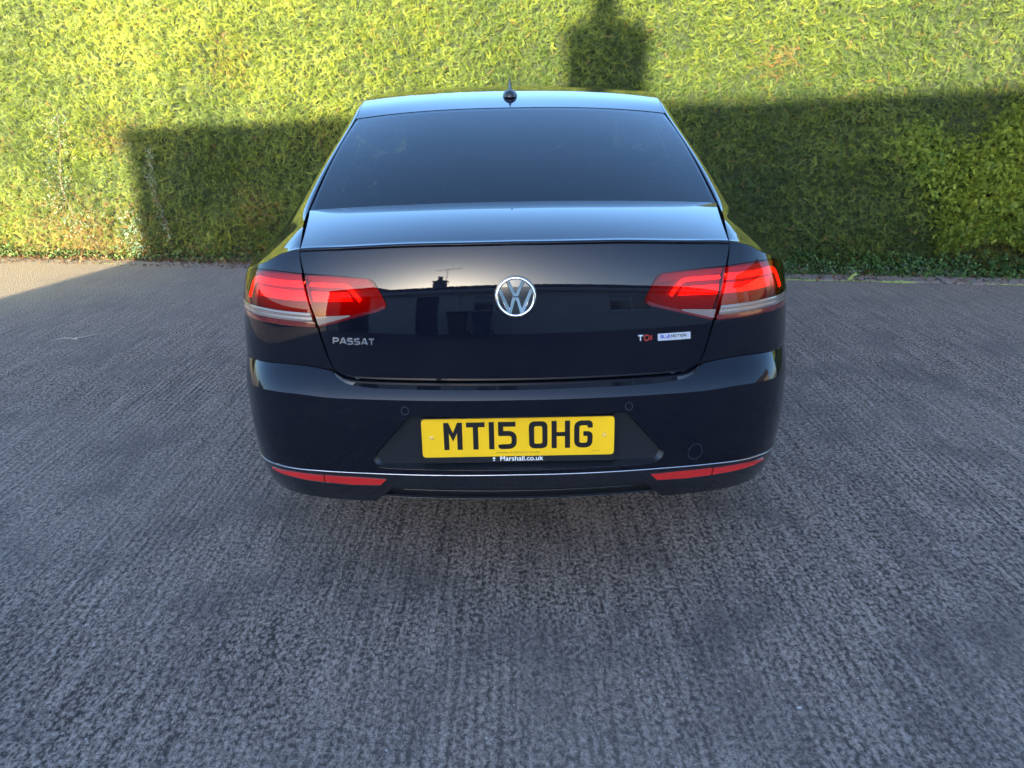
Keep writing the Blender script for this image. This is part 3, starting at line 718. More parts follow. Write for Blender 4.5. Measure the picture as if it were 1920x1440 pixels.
def lid():
    mb = MB()
    # centre block
    bot = [(-ST, .6850), (ST, .6850)]; top = [(x, zsh(x) - .009) for x in np.linspace(-ST, ST, 30)]
    SZ = coons(bot, [(ST, .6850), (ST, zsh(ST) - .009)], top, [(-ST, .6850), (-ST, zsh(ST) - .009)], 60, 60); panelA(mb, SZ, 'lid')
    edgeA(mb, bot, 'lid')
    for sg in (1, -1):
        o = (lambda L: L) if sg > 0 else mirror2
        # above the lamp
        tip = LT_TIP[:-2] + [(ST, .885)]
        low = [(ST, .885)] + LT_TIP[::-1][2:] + LT_TOP[::-1][1:]
        low = rounded(low, .004, 3)
        hi = [(x, zsh(x) - .009) for x in np.linspace(ST, .705, 24)]
        SZ = coons(low, [(.668, .9615), (.692, .995), (.705, zsh(.705) - .009)], hi, [(ST, .885), (ST, zsh(ST) - .009)], 50, 26)
        panelA(mb, mirror2(SZ)[::-1] if sg < 0 else SZ, 'lid')
        edgeA(mb, o(low), 'lid'); edgeA(mb, o([(.668, .9615), (.692, .995), (.705, zsh(.705) - .009)]), 'lid')
        # below the lamp
        b2 = [(ST, .6850)] + [q for q in LID_BOT if q[0] > ST]; t2 = [(ST, .885), (.390, .876)] + LT_BOT[1:]
        r2_ = [(.552, .7060), (.566, .730), (.598, .821)]
        SZ = coons(b2, r2_, t2, [(ST, .6850), (ST, .885)], 50, 34); panelA(mb, mirror2(SZ)[::-1] if sg < 0 else SZ, 'lid')
        edgeA(mb, o(b2), 'lid'); edgeA(mb, o(t2), 'lid'); edgeA(mb, o(r2_), 'lid')
    # lip bead and deck as one lengthways sweep
    ss = np.linspace(-.706, .706, 121); base = base_curve(ss / .706, -.004)
    zt = z_shoulder(ss) - .009; B = A(ss, zt, 'lid'); n = N(ss, zt, 'lid')
    L = A(ss, z_shoulder(ss), 'lid')
    fwd = base - L; fwd /= np.linalg.norm(fwd, axis=1, keepdims=True)
    fade = (1 - .6 * smooth(.5, .7, np.abs(ss)))[:, None]
    rows = [B, B + n * .0030 * fade + np.array([0, 0, .0010]), B + n * .0052 * fade + np.array([0, 0, .0035]), B + n * .0058 * fade + np.array([0, 0, .0065]), L + n * .0040 * fade + fwd * .001 + np.array([0, 0, .0005]),
            L + fwd * .005 + np.array([0, 0, .0012]), L + fwd * .012 + np.array([0, 0, .0012])]
    r_ = np.linspace(0, 1, 40)[1:]
    side_mid = np.array([.604, .37, 1.054])
    tt = ss / .706
    P0 = rows[-1]
    for r in r_:
        q = P0 * (1 - r) + base * r; bul = .0085 * 4 * r * (1 - r) * (1 - .45 * np.abs(tt) ** 3)
        q = q + np.stack([-.0035 * 4 * r * (1 - r) * tt, 0 * tt, bul], -1); rows.append(q)
    D = np.stack(rows, 1); mb.grid(D)
    for i, dr in ((0, 1), (-1, -1)):
        mb.flange(D[i], np.tile([0, .1, -1.], (D.shape[1], 1)), .015)
    mb.build('boot_lid', P_, CAR, custom=True)
    return D
def base_curve(t, dy=0.):
    """rear glass base, t in -1..1"""
    t = np.asarray(t, float); a = np.abs(t)
    return np.stack([.637 * t, .502 + .098 * a ** 2.2 + dy, 1.1015 - .026 * a ** 2.2], -1)
def top_curve(t):
    t = np.asarray(t, float); a = np.abs(t)
    return np.stack([.585 * t, 1.200 + .05 * a ** 2.2, 1.3635 - .032 * a ** 2.5], -1)
DECK = lid()
# quarter-view stations: inner edge of the side body and the matching point on the shoulder
_in = np.array([(.5805, .199, 1.0215), (.610, .375, 1.0535), (.642, .590, 1.0745), (.6205, .900, 1.2035), (.590, 1.250, 1.3315), (.6005, 1.5, 1.386), (.604, 1.9, 1.424), (.603, 2.5, 1.430), (.585, 3.02, 1.396), (.70, 3.72, 1.01)])
_ins = [spline(range(10), _in[:, k]) for k in range(3)]
_shs = spline(range(10), [.712, .97, 1.28, 1.62, 1.98, 2.25, 2.65, 3.25, 3.75, 4.42])
def inner(st): return np.stack([f(st) for f in _ins], -1)
# keep the lid side of the seam identical to the deck edge for stations 0..2 by blending
def Q(st, v, off=0.):
    """side of the body above the shoulder: v=0 shoulder .. 1 inner edge"""
    st, v = np.broadcast_arrays(np.asarray(st, float), np.asarray(v, float))
    s = _shs(st); S = A(s, z_shoulder(s), 'lid'); I = inner(st)
    c = I - S; w = 1 - v                                     # w=0 inner, 1 shoulder
    hw = np.interp(st, [0, .5, 1, 2, 3, 4, 8, 9], [0, .02, .030, .030, .040, .045, .045, .03])[..., None]
    P1 = I + hw * np.array([1., 0, -.10]); conc = np.interp(st, [0, 1, 2, 3, 4, 9], [.0, .006, .012, .010, 0, -.01])[..., None]
    P2 = S + c * .38 + np.array([-1, 0, -.6]) * conc
    w_ = w[..., None]
    P = (1 - w_) ** 3 * I + 3 * w_ * (1 - w_) ** 2 * P1 + 3 * w_ ** 2 * (1 - w_) * P2 + w_ ** 3 * S
    if off:
        e = 1e-3; du = Q(np.clip(st + .01, 0, 9), v) - Q(np.clip(st - .01, 0, 9), v); dv = Q(st, np.clip(v + e, 0, 1)) - Q(st, np.clip(v - e, 0, 1))
        n = np.cross(du, dv); n /= np.maximum(np.linalg.norm(n, axis=-1, keepdims=True), 1e-9); P = P + n * off
    return P
def flipx(P): Q_ = np.array(P); Q_[..., 0] *= -1; return Q_
def sgrid(mb, P, sg):
    mb.grid(P if sg > 0 else flipx(P)[::-1])
LAMP_G_BOT = .8205
OUT_TOP = [(.676, .9615), (.727, .9625), (.79, .9625), (.86, .9590), (.915, .9545), (.962, .9450), (1.00, .9350), (1.08, .9150), (1.20, .895), (1.30, .880)]
OUT_BOT = [(.606, .8205), (.70, .8215), (.80, .8215), (.90, .819), (1.00, .815), (1.10, .812), (1.20, .812), (1.30, .816)]
SB = 1.36     # bumper end
ARCHY = 1.05
s_of_y = lambda y: float(np.interp(y, _py, _S))
def arch_z(s, yc, low):
    y = plan(s)[1] + .012; d = np.abs(y - yc); r = .352
    return np.where(d < r, np.maximum(low, .325 + np.sqrt(np.maximum(r * r - d * d, 0))), low)
def quarters():
    for sg in (1, -1):
        mb = MB(); o = (lambda L: L) if sg > 0 else mirror2
        # upper: haunch, pillar
        st = np.linspace(0, 3.55, 90)[:, None]; v = np.linspace(0, 1, 40)[None]
        sgrid(mb, Q(st, v), sg)
        I = inner(st[:, 0]); C = I if sg > 0 else flipx(I); mb.flange(C, np.tile([-.35 * sg, .0, -.94], (len(C), 1)), .02)
        # pillar behind the side window top and sill strips
        st = np.linspace(3.55, 4.3, 16)[:, None]; sgrid(mb, Q(st, np.linspace(.82, 1, 10)[None]), sg); sgrid(mb, Q(st, np.linspace(0, .10, 5)[None]), sg)
        # strip between the shoulder and the lamp top
        s = np.linspace(.679, .962, 50); hi = np.array([(a, zsh(max(a, .712))) for a in s]); lo = resample([p for p in OUT_TOP if p[0] <= .965], 50)
        hi = np.array([(.7115, zsh(.7115))] + [(a, zsh(a)) for a in np.linspace(.74, .985, 30)])
        SZ = coons(lo, [(.962, .9450), (.985, zsh(.985))], hi, [(.6755, .9615), (.697, .995), (.7115, zsh(.7115))], 50, 14); panelA(mb, mirror2(SZ)[::-1] if sg < 0 else SZ, 'lid')
        edgeA(mb, o([(.6755, .9615), (.697, .995), (.7115, zsh(.7115))]), 'lid'); edgeA(mb, o([p for p in OUT_TOP if p[0] <= .965]), 'lid')
        # side above the lamp, aft of the shoulder corner
        hi = [(a, zsh(a)) for a in np.linspace(.985, 1.30, 20)]; lo = [p for p in OUT_TOP if p[0] >= .962]
        SZ = coons(lo, [(1.30, .880), (1.30, zsh(1.30))], hi, [(.962, .9450), (.985, zsh(.985))], 30, 8); panelA(mb, mirror2(SZ)[::-1] if sg < 0 else SZ, 'lid'); edgeA(mb, o(lo), 'lid')
        # below the lamp down to the bumper seam
        lo = [(.556, .7075), (.60, float(z_ledge(.60)) + .003)] + [(a, float(z_ledge(a)) + .003) for a in np.linspace(.63, 1.30, 30)]
        SZ = coons(lo, [(1.30, float(z_ledge(1.3)) + .003), (1.30, .816)], OUT_BOT, [(.556, .7075), (.5705, .730), (.606, .8205)], 60, 30); panelA(mb, mirror2(SZ)[::-1] if sg < 0 else SZ, 'lid')
        edgeA(mb, o([(.556, .7075), (.5705, .730), (.606, .8205)]), 'lid'); edgeA(mb, o(OUT_BOT), 'lid'); edgeA(mb, o(lo), 'lid')
        # side, forward of the lamp to the rear door
        s = np.linspace(1.30, 1.97, 60); lo = np.array([(a, float(np.maximum(arch_z(a, ARCHY, .28), (float(z_ledge(a)) + .003) if a < SB else 0))) for a in s]); hi = np.array([(a, zsh(a)) for a in s])
        v = np.linspace(0, 1, 24)[None, :, None]; SZ = lo[:, None] * (1 - v) + hi[:, None] * v; panelA(mb, mirror2(SZ)[::-1] if sg < 0 else SZ, 'lid')
        Pl = A(sg * lo[:, 0], lo[:, 1], 'lid'); mb.flange(Pl, np.tile([-sg, 0, 0.], (len(Pl), 1)), .05)
        mb.build('quarter_panel', P_, CAR, custom=True)
        # seal beside the rear glass
        mb = MB(); st = np.linspace(1.97, 4.0, 50); I = inner(st) + np.array([-.0045, 0, -.003]); w = .010; P = np.stack([I, I + np.array([-w, 0, -.002])], 1); sgrid(mb, P, sg)
        mb.build('window_seal', MT['black'], CAR)
quarters()

def rear_glass():
    t = np.linspace(-1, 1, 61)[:, None]; r = np.linspace(0, 1, 40)[None]
    def G_(t, r, inset=0.):
        t_, r_ = np.broadcast_arrays(t, r)
        b = base_curve(t_[:, 0] * .993); c = top_curve(t_[:, 0] * .990)
        k = r_[..., None]; P = b[:, None] * (1 - k) + c[:, None] * k
        bul = 4 * r_ * (1 - r_); P = P + np.stack([.006 * bul * t_, 0 * t_, .013 * bul + 0 * t_], -1)
        return P
    P = G_(t, r)
    root = MB(); root.grid(P); g = root.build('rear_window', MT['glass'], CAR, custom=True)
    # black ceramic border printed on the inside of the glass
    mb = MB(); dn = np.array([0, .0012, -.003]); W = .075
    def sub(u0, u1, v0, v1, nu, nv):
        uu = np.linspace(u0, u1, nu)[:, None]; vv = np.linspace(v0, v1, nv)[None]; return G_(uu, vv) + dn
    def quadstrip(fu0, fu1, sgn):
        rr = np.linspace(0, 1, 30); P0 = []; 
        for q in rr:
            a = G_(np.array([[1.0 * sgn]]), np.array([[q]]))[0, 0]; bq = G_(np.array([[sgn * (1 - (.10 - .045 * q))]]), np.array([[q]]))[0, 0]; P0.append([a, (a + bq) / 2, bq])
        return np.array(P0) + dn
    mb.grid(quadstrip(0, 0, 1)); mb.grid(quadstrip(0, 0, -1)[:, ::-1]); mb.grid(sub(-.9, .9, 0, .055, 50, 3)); mb.grid(sub(-.95, .95, .965, 1, 50, 3))
    mb.build('glass_border', MT['frit'], g)
    # gap filler under the roof edge and along the base
    mb = MB(); tt = np.linspace(-1, 1, 61); C = top_curve(tt); mb.grid(np.stack([C + [0, -.008, -.006], C + [0, .012, -.003]], 1)); C = base_curve(tt, .0); mb.grid(np.stack([C + [0, -.010, -.010], C + [0, .012, -.005]], 1)); mb.build('window_seal', MT['black'], g)
rear_glass()

_zr = spline([1.2, 1.35, 1.5, 1.7, 1.9, 2.2, 2.6, 3.0, 3.1], [1.3645, 1.3945, 1.4185, 1.4415, 1.4535, 1.460, 1.4545, 1.4345, 1.427])
def roof():
    y = np.linspace(0, 1, 80)[:, None]; t = np.linspace(-1, 1, 61)[None]
    Yc = 1.206 + (3.04 - 1.206) * y; e = np.abs(t)
    # side edge follows the inner rail
    yy = 1.256 + (3.02 - 1.256) * y
    sts = np.linspace(4, 8, 400); I = inner(sts); sx = np.interp(yy, I[:, 1], I[:, 0]) - .0025; sz = np.interp(yy, I[:, 1], I[:, 2]) + .0015
    zc_ = _zr(Yc); X = sx * t; Y = Yc + (yy - Yc) * e ** 2.2; Z = sz + (zc_ - sz) * (1 - e ** 2.5)
    P = np.stack([X + 0 * Y, Y, Z], -1); P = P.transpose(1, 0, 2)
    mb = MB(); mb.grid(P); mb.flange(P[:, 0], np.tile([0, .25, -1.], (P.shape[0], 1)), .014)
    rf = mb.build('roof', P_, CAR, custom=True)
    # headlining underneath
    mb = MB(); mb.grid((P - np.array([0, -.02, .035]))[:, ::-1]); mb.build('headlining', MT['headlining'], rf)
    # shark fin style short whip aerial with rounded base
    ay = 1.42; az = float(_zr(ay)); k = MB()
    pr = [(.0, .024), (.010, .0235), (.019, .020), (.0255, .012), (.028, .004), (.0285, -.004)]
    a = np.linspace(0, 2 * np.pi, 29)[:-1]; Pm = np.zeros((28, len(pr), 3))
    for j, (rr, h) in enumerate(pr):
        Pm[:, j, 0] = np.cos(a) * rr * 1.0; Pm[:, j, 1] = np.sin(a) * rr * 1.9; Pm[:, j, 2] = h
    k.grid(Pm + np.array([0, ay, az]), closed_u=True)
    fin = []
    for q in np.linspace(0, 1, 16):
        yq = ay - .050 + .11 * q; hq = .068 * (q ** .5) + .006 + (.012 if q > .8 else 0) * 0
        w = .0062 + .003 * math.sin(math.pi * q); zb = float(_zr(yq)) - .002
        fin.append([(-w, yq, zb), (-w * .8, yq, zb + hq * .7), (0, yq, zb + hq + .002), (w * .8, yq, zb + hq * .7), (w, yq, zb)])
    k.grid(np.array(fin)); k.build('roof_aerial', MT['black'], CAR)
roof()

# ---- tail lamps
def lamp(name, outline_grid, parts, sg): pass
def strokeA(mb, pts, w, sg, off, hgt=.003, n=40, kind='lid', closed=False, taper=None):
    """raised ribbon on the tub following pts in (s, z)"""
    L = resample(pts, n); T = np.gradient(L, axis=0); T /= np.linalg.norm(T, axis=1, keepdims=True); Pn = np.stack([-T[:, 1], T[:, 0]], 1)
    ww = np.full(n, w) if taper is None else w * np.asarray(taper(np.linspace(0, 1, n)))
    rows = []
    for k, h in ((-1, 0), (-.9, hgt * .7), (-.55, hgt), (0, hgt * 1.15), (.55, hgt), (.9, hgt * .7), (1, 0)):
        q = L + Pn * (k * ww / 2)[:, None]; rows.append(A(sg * q[:, 0], q[:, 1], kind, off + h))
    G_ = np.stack(rows, 1); mb.grid(G_ if sg > 0 else G_[::-1])
def lamps():
    for sg in (1, -1):
        m_ = (lambda Z: Z) if sg > 0 else (lambda Z: mirror2(Z)[::-1])
        g = .0018
        # inner lamp on the boot lid
        top = [(.666 - g, .9600 - g)] + [(a, b - g) for a, b in LT_TOP[1:]]; tip = [(a + g, b) for a, b in LT_TIP]; bot = [(a, b + g) for a, b in LT_BOT]
        root = empty('tail_light', parent=CAR); root['label'] = ('right' if sg > 0 else 'left') + ' inner tail light on the boot lid'
        def inset(P, k):      # shrink towards lamp middle
            P = np.array(P); c = np.array([.54, .895]); return c + (P - c) * k
        # curve along: bottom from tip to gap, top from tip to gap, left side = tip
        b_ = np.array([tip[-1]] + bot[1:]); t_ = np.array(top[::-1]); l_ = np.array(tip[::-1]); r_ = np.array([(.598 - g, .8225), (.634, .893), (.6655, .9585)])
        SZ = coons(b_, r_, t_, l_, 40, 30); mb = MB(); panelA(mb, m_(SZ), 'lid', .0008)
        for L in (b_, r_, t_, l_): edgeA(mb, L if sg > 0 else mirror2(L), 'lid', .02, off=.0008)
        mb.build('lens', MT['lens'], root, custom=True)
        mb = MB(); panelA(mb, m_(SZ), 'lid', -.020); mb.build('housing', MT['lampback'], root, custom=True)
        # upper band painted brighter as sky reflection, white lower wedge, light guides
        mb = MB(); SB_ = coons([(.432, .930), (.655, .944)], [(.655, .944), (.663, .957)], [(.458, .951), (.663, .957)], [(.432, .930), (.458, .951)], 20, 5); panelA(mb, m_(SB_), 'lid', -.010); mb.build('sky_sheen_band', MT['lamptop'], root, custom=True)
        mb = MB(); SB_ = coons([(.500, .8535), (.601, .8275)], [(.601, .8275), (.610, .850)], [(.500, .8575), (.610, .858)], [(.500, .8535), (.500, .8575)], 20, 6); panelA(mb, m_(SB_), 'lid', .0018); mb.build('clear_wedge', MT['clearstrip'], root, custom=True)
        mb = MB(); rim = np.array([(.394, .8785), (.41, .8715), (.45, .862), (.50, .8495), (.55, .8365), (.5985, .8245)]); strokeA(mb, rim + np.array([0, .0015]), .0075, sg, .0012, .00005, kind='lid'); mb.build('lens_rim', MT['rimred'], root)
        mb = MB(); strokeA(mb, rounded([(.645, .934), (.520, .934), (.474, .894)], .02, 6), .010, sg, -.012, .004); mb.build('light_guide', MT['led'], root)
        mb = MB(); K = coons([(.497, .893), (.626, .889)], [(.626, .889), (.637, .915)], [(.516, .915), (.637, .915)], [(.497, .893), (.516, .915)], 24, 25)
        off = -.012 + .004 * np.abs(np.sin(np.linspace(0, 4 * np.pi, 25)))[None] * np.ones((24, 1)); Pk = A(sg * K[..., 0], K[..., 1], 'lid') + N(sg * K[..., 0], K[..., 1], 'lid') * off[..., None]; mb.grid(Pk if sg > 0 else Pk[::-1]); mb.build('light_block', MT['led2'], root)
        # outer lamp on the quarter
        root = empty('tail_light', parent=CAR); root['label'] = ('right' if sg > 0 else 'left') + ' outer tail light on the rear wing'
        top = np.array([(a, b - g) for a, b in OUT_TOP]); bot = np.array([(a, b + g) for a, b in OUT_BOT]); top[0, 0] += g; bot[0, 0] += g
        l_ = np.array([bot[0], (.642, .893), top[0]]); r_ = np.array([bot[-1], top[-1]])
        SZ = coons(bot, r_, top, l_, 70, 30); mb = MB(); panelA(mb, m_(SZ), 'lid', .0008)
        for L in (bot, r_, top, l_): edgeA(mb, L if sg > 0 else mirror2(L), 'lid', .02, off=.0008)
        mb.build('lens', MT['lens'], root, custom=True)
        mb = MB(); panelA(mb, m_(SZ), 'lid', -.022); mb.build('housing', MT['lampback'], root, custom=True)
        mb = MB(); SB_ = coons([(.672, .944), (.95, .9395)], [(.95, .9395), (.955, .943)], [(.678, .958), (.86, .955), (.955, .944)], [(.672, .944), (.678, .958)], 30, 5); panelA(mb, m_(SB_), 'lid', -.011); mb.build('sky_sheen_band', MT['lamptop'], root, custom=True)
        mb = MB(); SB_ = coons([(.617, .8350), (.80, .8360), (1.0, .8305), (1.295, .830)], [(1.295, .832), (1.295, .845)], [(.628, .8590), (.80, .8600), (1.0, .8540), (1.295, .845)], [(.617, .8350), (.628, .8590)], 60, 9)
        off = .0018 + .0007 * np.abs(np.sin(np.linspace(0, 2 * np.pi, 9)))[None] * np.ones((60, 1)); Pk = A(sg * SB_[..., 0], SB_[..., 1], 'lid') + N(sg * SB_[..., 0], SB_[..., 1], 'lid') * off[..., None]; mb.grid(Pk if sg > 0 else Pk[::-1]); mb.build('clear_strip', MT['clearstrip'], root)
        mb = MB(); rim = np.array([(.612, .8275), (.80, .8285), (.95, .8245), (1.10, .820), (1.29, .824)]); strokeA(mb, rim, .013, sg, .0012, .00005, 60); mb.build('lens_rim', MT['rimred'], root)
        mb = MB(); strokeA(mb, rounded([(.664, .934), (.90, .9305), (.935, .921), (.965, .872)], .03, 6), .016, sg, -.013, .005, 60); mb.build('light_guide', MT['led'], root)
        mb = MB(); K = coons([(.643, .890), (.855, .889)], [(.855, .889), (.86, .915)], [(.655, .916), (.86, .915)], [(.643, .890), (.655, .916)], 30, 25)
        off = -.013 + .004 * np.abs(np.sin(np.linspace(0, 4 * np.pi, 25)))[None] * np.ones((30, 1)); Pk = A(sg * K[..., 0], K[..., 1], 'lid') + N(sg * K[..., 0], K[..., 1], 'lid') * off[..., None]; mb.grid(Pk if sg > 0 else Pk[::-1]); mb.build('light_block', MT['led2'], root)
lamps()

# ---- bumper
ZCH = lambda s: np.interp(np.abs(s), [0, .45, .623, .80, .956, 1.05, 1.36], [.4297, .4255, .4215, .4130, .3950, .3800, .3600])
RT, RS, RL, RB = (.317, .5985), (.447, .4720), (.440, .4540), (.405, .4430)
REC = [RT, (.335, .5900), (.400, .5230), (.444, .4780), (.447, .4700), (.440, .4540), (.425, .4450), (.400, .4430)]
def bumper():
    mb = MB()
    s = np.linspace(-SB, SB, 161); v = np.linspace(0, 1, 12)[None]
    zl, zc_ = z_ledge(s), z_crease(s)
    P = A(s[:, None], zc_[:, None] * (1 - v) + zl[:, None] * v, 'bump'); mb.grid(P)
    # rolled crease radius
    # upper roll between ledge and boot lid
    s2 = np.linspace(-.553, .553, 81); lb = np.interp(np.abs(s2), [q[0] for q in LID_BOT], [q[1] for q in LID_BOT]) - .0045
    lo = A(s2, z_ledge(s2), 'bump'); hi = lo + np.array([0, .0025, 0]); hi[:, 2] = lb; hi[:, 2] = np.maximum(hi[:, 2], lo[:, 2] + .0005); k = np.linspace(0, 1, 6)[None, :, None]
    Pr = lo[:, None] * (1 - k) + hi[:, None] * k; mb.grid(Pr); mb.flange(hi, np.tile([0, 1., 0], (81, 1)), .03)
    # seam flange at the sides
    for sg in (1, -1):
        q = np.linspace(.556, SB, 40); edgeA(mb, np.stack([sg * q, z_ledge(q)], 1), 'bump')
    # top centre block
    cr = lambda a, b, n=30: [(x, float(z_crease(x))) for x in np.linspace(a, b, n)]
    SZ = coons([(-RT[0], RT[1]), (RT[0], RT[1])], [RT, (RT[0], float(z_crease(RT[0])))], cr(-RT[0], RT[0]), [(-RT[0], RT[1]), (-RT[0], float(z_crease(RT[0])))], 60, 14); mb.grid(A(SZ[..., 0], SZ[..., 1], 'bump'))
    # bottom centre block
    ch = lambda a, b, n=30: [(x, float(ZCH(x))) for x in np.linspace(a, b, n)]
    SZ = coons(ch(-RB[0], RB[0]), [(RB[0], float(ZCH(RB[0]))), RB], [(-RB[0], RB[1]), RB], [(-RB[0], float(ZCH(RB[0]))), (-RB[0], RB[1])], 60, 8); mb.grid(A(SZ[..., 0], SZ[..., 1], 'bump'))
    for sg in (1, -1):
        inn = [(RB[0], float(ZCH(RB[0]))), RB] + REC[::-1] + [(RT[0], float(z_crease(RT[0])))]
        SZ = coons(ch(RB[0], SB), [(SB, float(ZCH(SB))), (SB, float(z_crease(SB)))], cr(RT[0], SB), inn, 90, 60); SZ = mirror2(SZ)[::-1] if sg < 0 else SZ
        mb.grid(A(SZ[..., 0], SZ[..., 1], 'bump'))
    b = mb.build('rear_bumper', P_, CAR, custom=True)
    # recess for the number plate
    out = [(-x, z) for x, z in REC] ; loop = REC + [(x, RB[1]) for x in np.linspace(.38, -.38, 20)] + out[::-1] + [(x, RT[1]) for x in np.linspace(-.30, .30, 20)]
    loop = np.array(loop + [loop[0]]); L = resample(loop, 200); O = A(L[:, 0], L[:, 1], 'bump'); n = N(L[:, 0], L[:, 1], 'bump')
    fl = O.copy(); cx = np.abs(O[:, 0]); fl[:, 0] = np.sign(O[:, 0]) * np.minimum(cx * .97, np.where(cx > .33, .33 + (cx - .33) * .82, cx)); fl[:, 1] = .052; fl[:, 2] = .5230 + (O[:, 2] - .5230) * .93
    rows = [O, O - n * .002 + [0, 0, 0], O * .55 + fl * .45 + [0, .0, 0], fl]
    mb = MB(); mb.grid(np.stack(rows, 1))
    c = fl.mean(0); mb.mesh(np.vstack([fl[:-1], [[0, .052, .523]]]), [(i, (i + 1) % (len(fl) - 1), len(fl) - 1) for i in range(len(fl) - 1)])
    mb.build('plate_recess', MT['recess'], b, custom=False, angle=30)
    # fine moulded edge catching light round the recess foot
    mb = MB(); e = [(-x, z) for x, z in REC[3:]]; low = [(-.447, .470)] + [(-x, z) for x, z in REC[5:]] + [(x, RB[1]) for x in np.linspace(-.38, .38, 20)] + [(x, z) for x, z in REC[5:]][::-1] + [(.447, .470)]
    low = np.array(low) + np.array([0, -.0035]); strokeA(mb, low, .0035, 1, .0002, .0012, 120, 'bump'); mb.build('recess_edge', P_, b)
    # chrome strip
    mb = MB(); q = [(x, float(ZCH(x)) - .0035) for x in np.linspace(-1.33, 1.33, 120)]; strokeA(mb, q, 0.0044, 1, .0006, .0024, 200, 'bump'); mb.build('chrome_strip', MT['satin'], b)
    # parking sensors and towing cover, slightly proud caps with a fine ring
    for sx, sz in ((.330, .615), (-.334, .614), (.985, .6000), (-.985, .6000)):
        mb = MB(); a = np.linspace(0, 2 * np.pi, 25); rs = np.array([0, .0095, .0102, .0106, .0115]); hs = np.array([.0006, .0006, -.0012, .0000, .0001])
        sc = float(np.gradient(plan(np.array([abs(sx), abs(sx) + 1e-3]))[0])[0] / 1e-3) * 0 + 1
        Pg = np.stack([A(sx + np.cos(a) * r, sz + np.sin(a) * r, 'bump', h) for r, h in zip(rs, hs)], 1); mb.grid(Pg[::-1]); ps = mb.build('parking_sensor', P_, b)
        mb = MB(); Pg = np.stack([A(sx + np.cos(a) * r, sz + np.sin(a) * r, 'bump', h) for r, h in ((.0102, .0002), (.0106, .0010), (.0114, .0010), (.0118, .0002))], 1); mb.grid(Pg[::-1]); mb.build('sensor_ring', MT['sensor'], b)
    mb = MB(); a = np.linspace(0, 2 * np.pi, 49); rs = np.array([0, .0205, .0214, .0222, .0234]); hs = np.array([.0007, .0007, -.0014, .0000, .0001]); Pg = np.stack([A(.548 + np.cos(a) * r, .4640 + np.sin(a) * r, 'bump', h) for r, h in zip(rs, hs)], 1); mb.grid(Pg[::-1]); mb.build('towing_eye_cover', P_, b)
    mb = MB(); Pg = np.stack([A(.548 + np.cos(a) * r, .4640 + np.sin(a) * r, 'bump', h) for r, h in ((.0228, .0001), (.0231, .0007), (.0236, .0007), (.0239, .0001))], 1); mb.grid(Pg[::-1]); mb.build('cover_ring', MT['sensor'], b)
    # lower valance
    zb = lambda s: np.interp(np.abs(s), [0, .47, .60, .756, .90, 1.05, 1.20, 1.36], [.322, .322, .318, .316, .318, .326, .325, .320])
    zt = lambda s: ZCH(s) - .0065
    mb = MB(); SZ = coons([(-.395, .378), (.395, .378)], [(.395, .378), (.395, float(zt(.395)))], [(x, float(zt(x))) for x in np.linspace(-.395, .395, 30)], [(-.395, .378), (-.395, float(zt(.395)))], 50, 8); mb.grid(A(SZ[..., 0], SZ[..., 1], 'bump'))
    L = [(-.395, .378), (.395, .378)]; edgeA(mb, L, 'bump', .03)
    for sg in (1, -1):
        bot = [(x, float(zb(x))) for x in np.linspace(.462, SB, 40)]; top = [(x, float(zt(x))) for x in np.linspace(.395, SB, 40)]
        SZ = coons(bot, [bot[-1], top[-1]], top, [(.462, .322), (.395, .378), (.395, float(zt(.395)))], 70, 20); SZ = mirror2(SZ)[::-1] if sg < 0 else SZ; mb.grid(A(SZ[..., 0], SZ[..., 1], 'bump'))
        Lb = A(sg * np.array(bot)[:, 0], np.array(bot)[:, 1], 'bump'); mb.flange(Lb, np.tile([0, .97, .2], (len(bot), 1)), .06)
        Li = np.array([(.462, .322), (.395, .378)]); Li = Li if sg > 0 else mirror2(Li); edgeA(mb, Li, 'bump', .04)
    mb.build('lower_valance', MT['gloss'], b, custom=True)
    # central diffuser with two bright trims
    mb = MB(); ss = np.linspace(-.475, .475, 60)[:, None]; zz = np.linspace(.328, .384, 8)[None]; mb.grid(A(ss, zz, 'bump', -.022)); Lb = A(ss[:, 0], .328, 'bump', -.022); mb.flange(Lb, np.tile([0, 1., .05], (60, 1)), .3)
    mb.build('diffuser', MT['black'], b, custom=True)
    mb = MB(); strokeA(mb, [(-.365, .3625), (-.2, .3625), (.2, .3625), (.365, .3625)], .0020, 1, -.014, .002, 60, 'bump'); mb.build('diffuser_trim', MT['gloss'], b)
    mb = MB(); strokeA(mb, [(-.470, .3345), (-.2, .3335), (.2, .3335), (.470, .3345)], .0017, 1, -.012, .002, 60, 'bump'); mb.build('diffuser_trim', MT['gloss'], b)
    mb = MB(); q = A(np.linspace(-.47, .47, 40), .3335, 'bump', -.012); mb.grid(np.stack([q + [0, 0, .006], q, q + [0, .05, -.002]], 1)); mb.build('diffuser_lip', MT['gloss'], b)
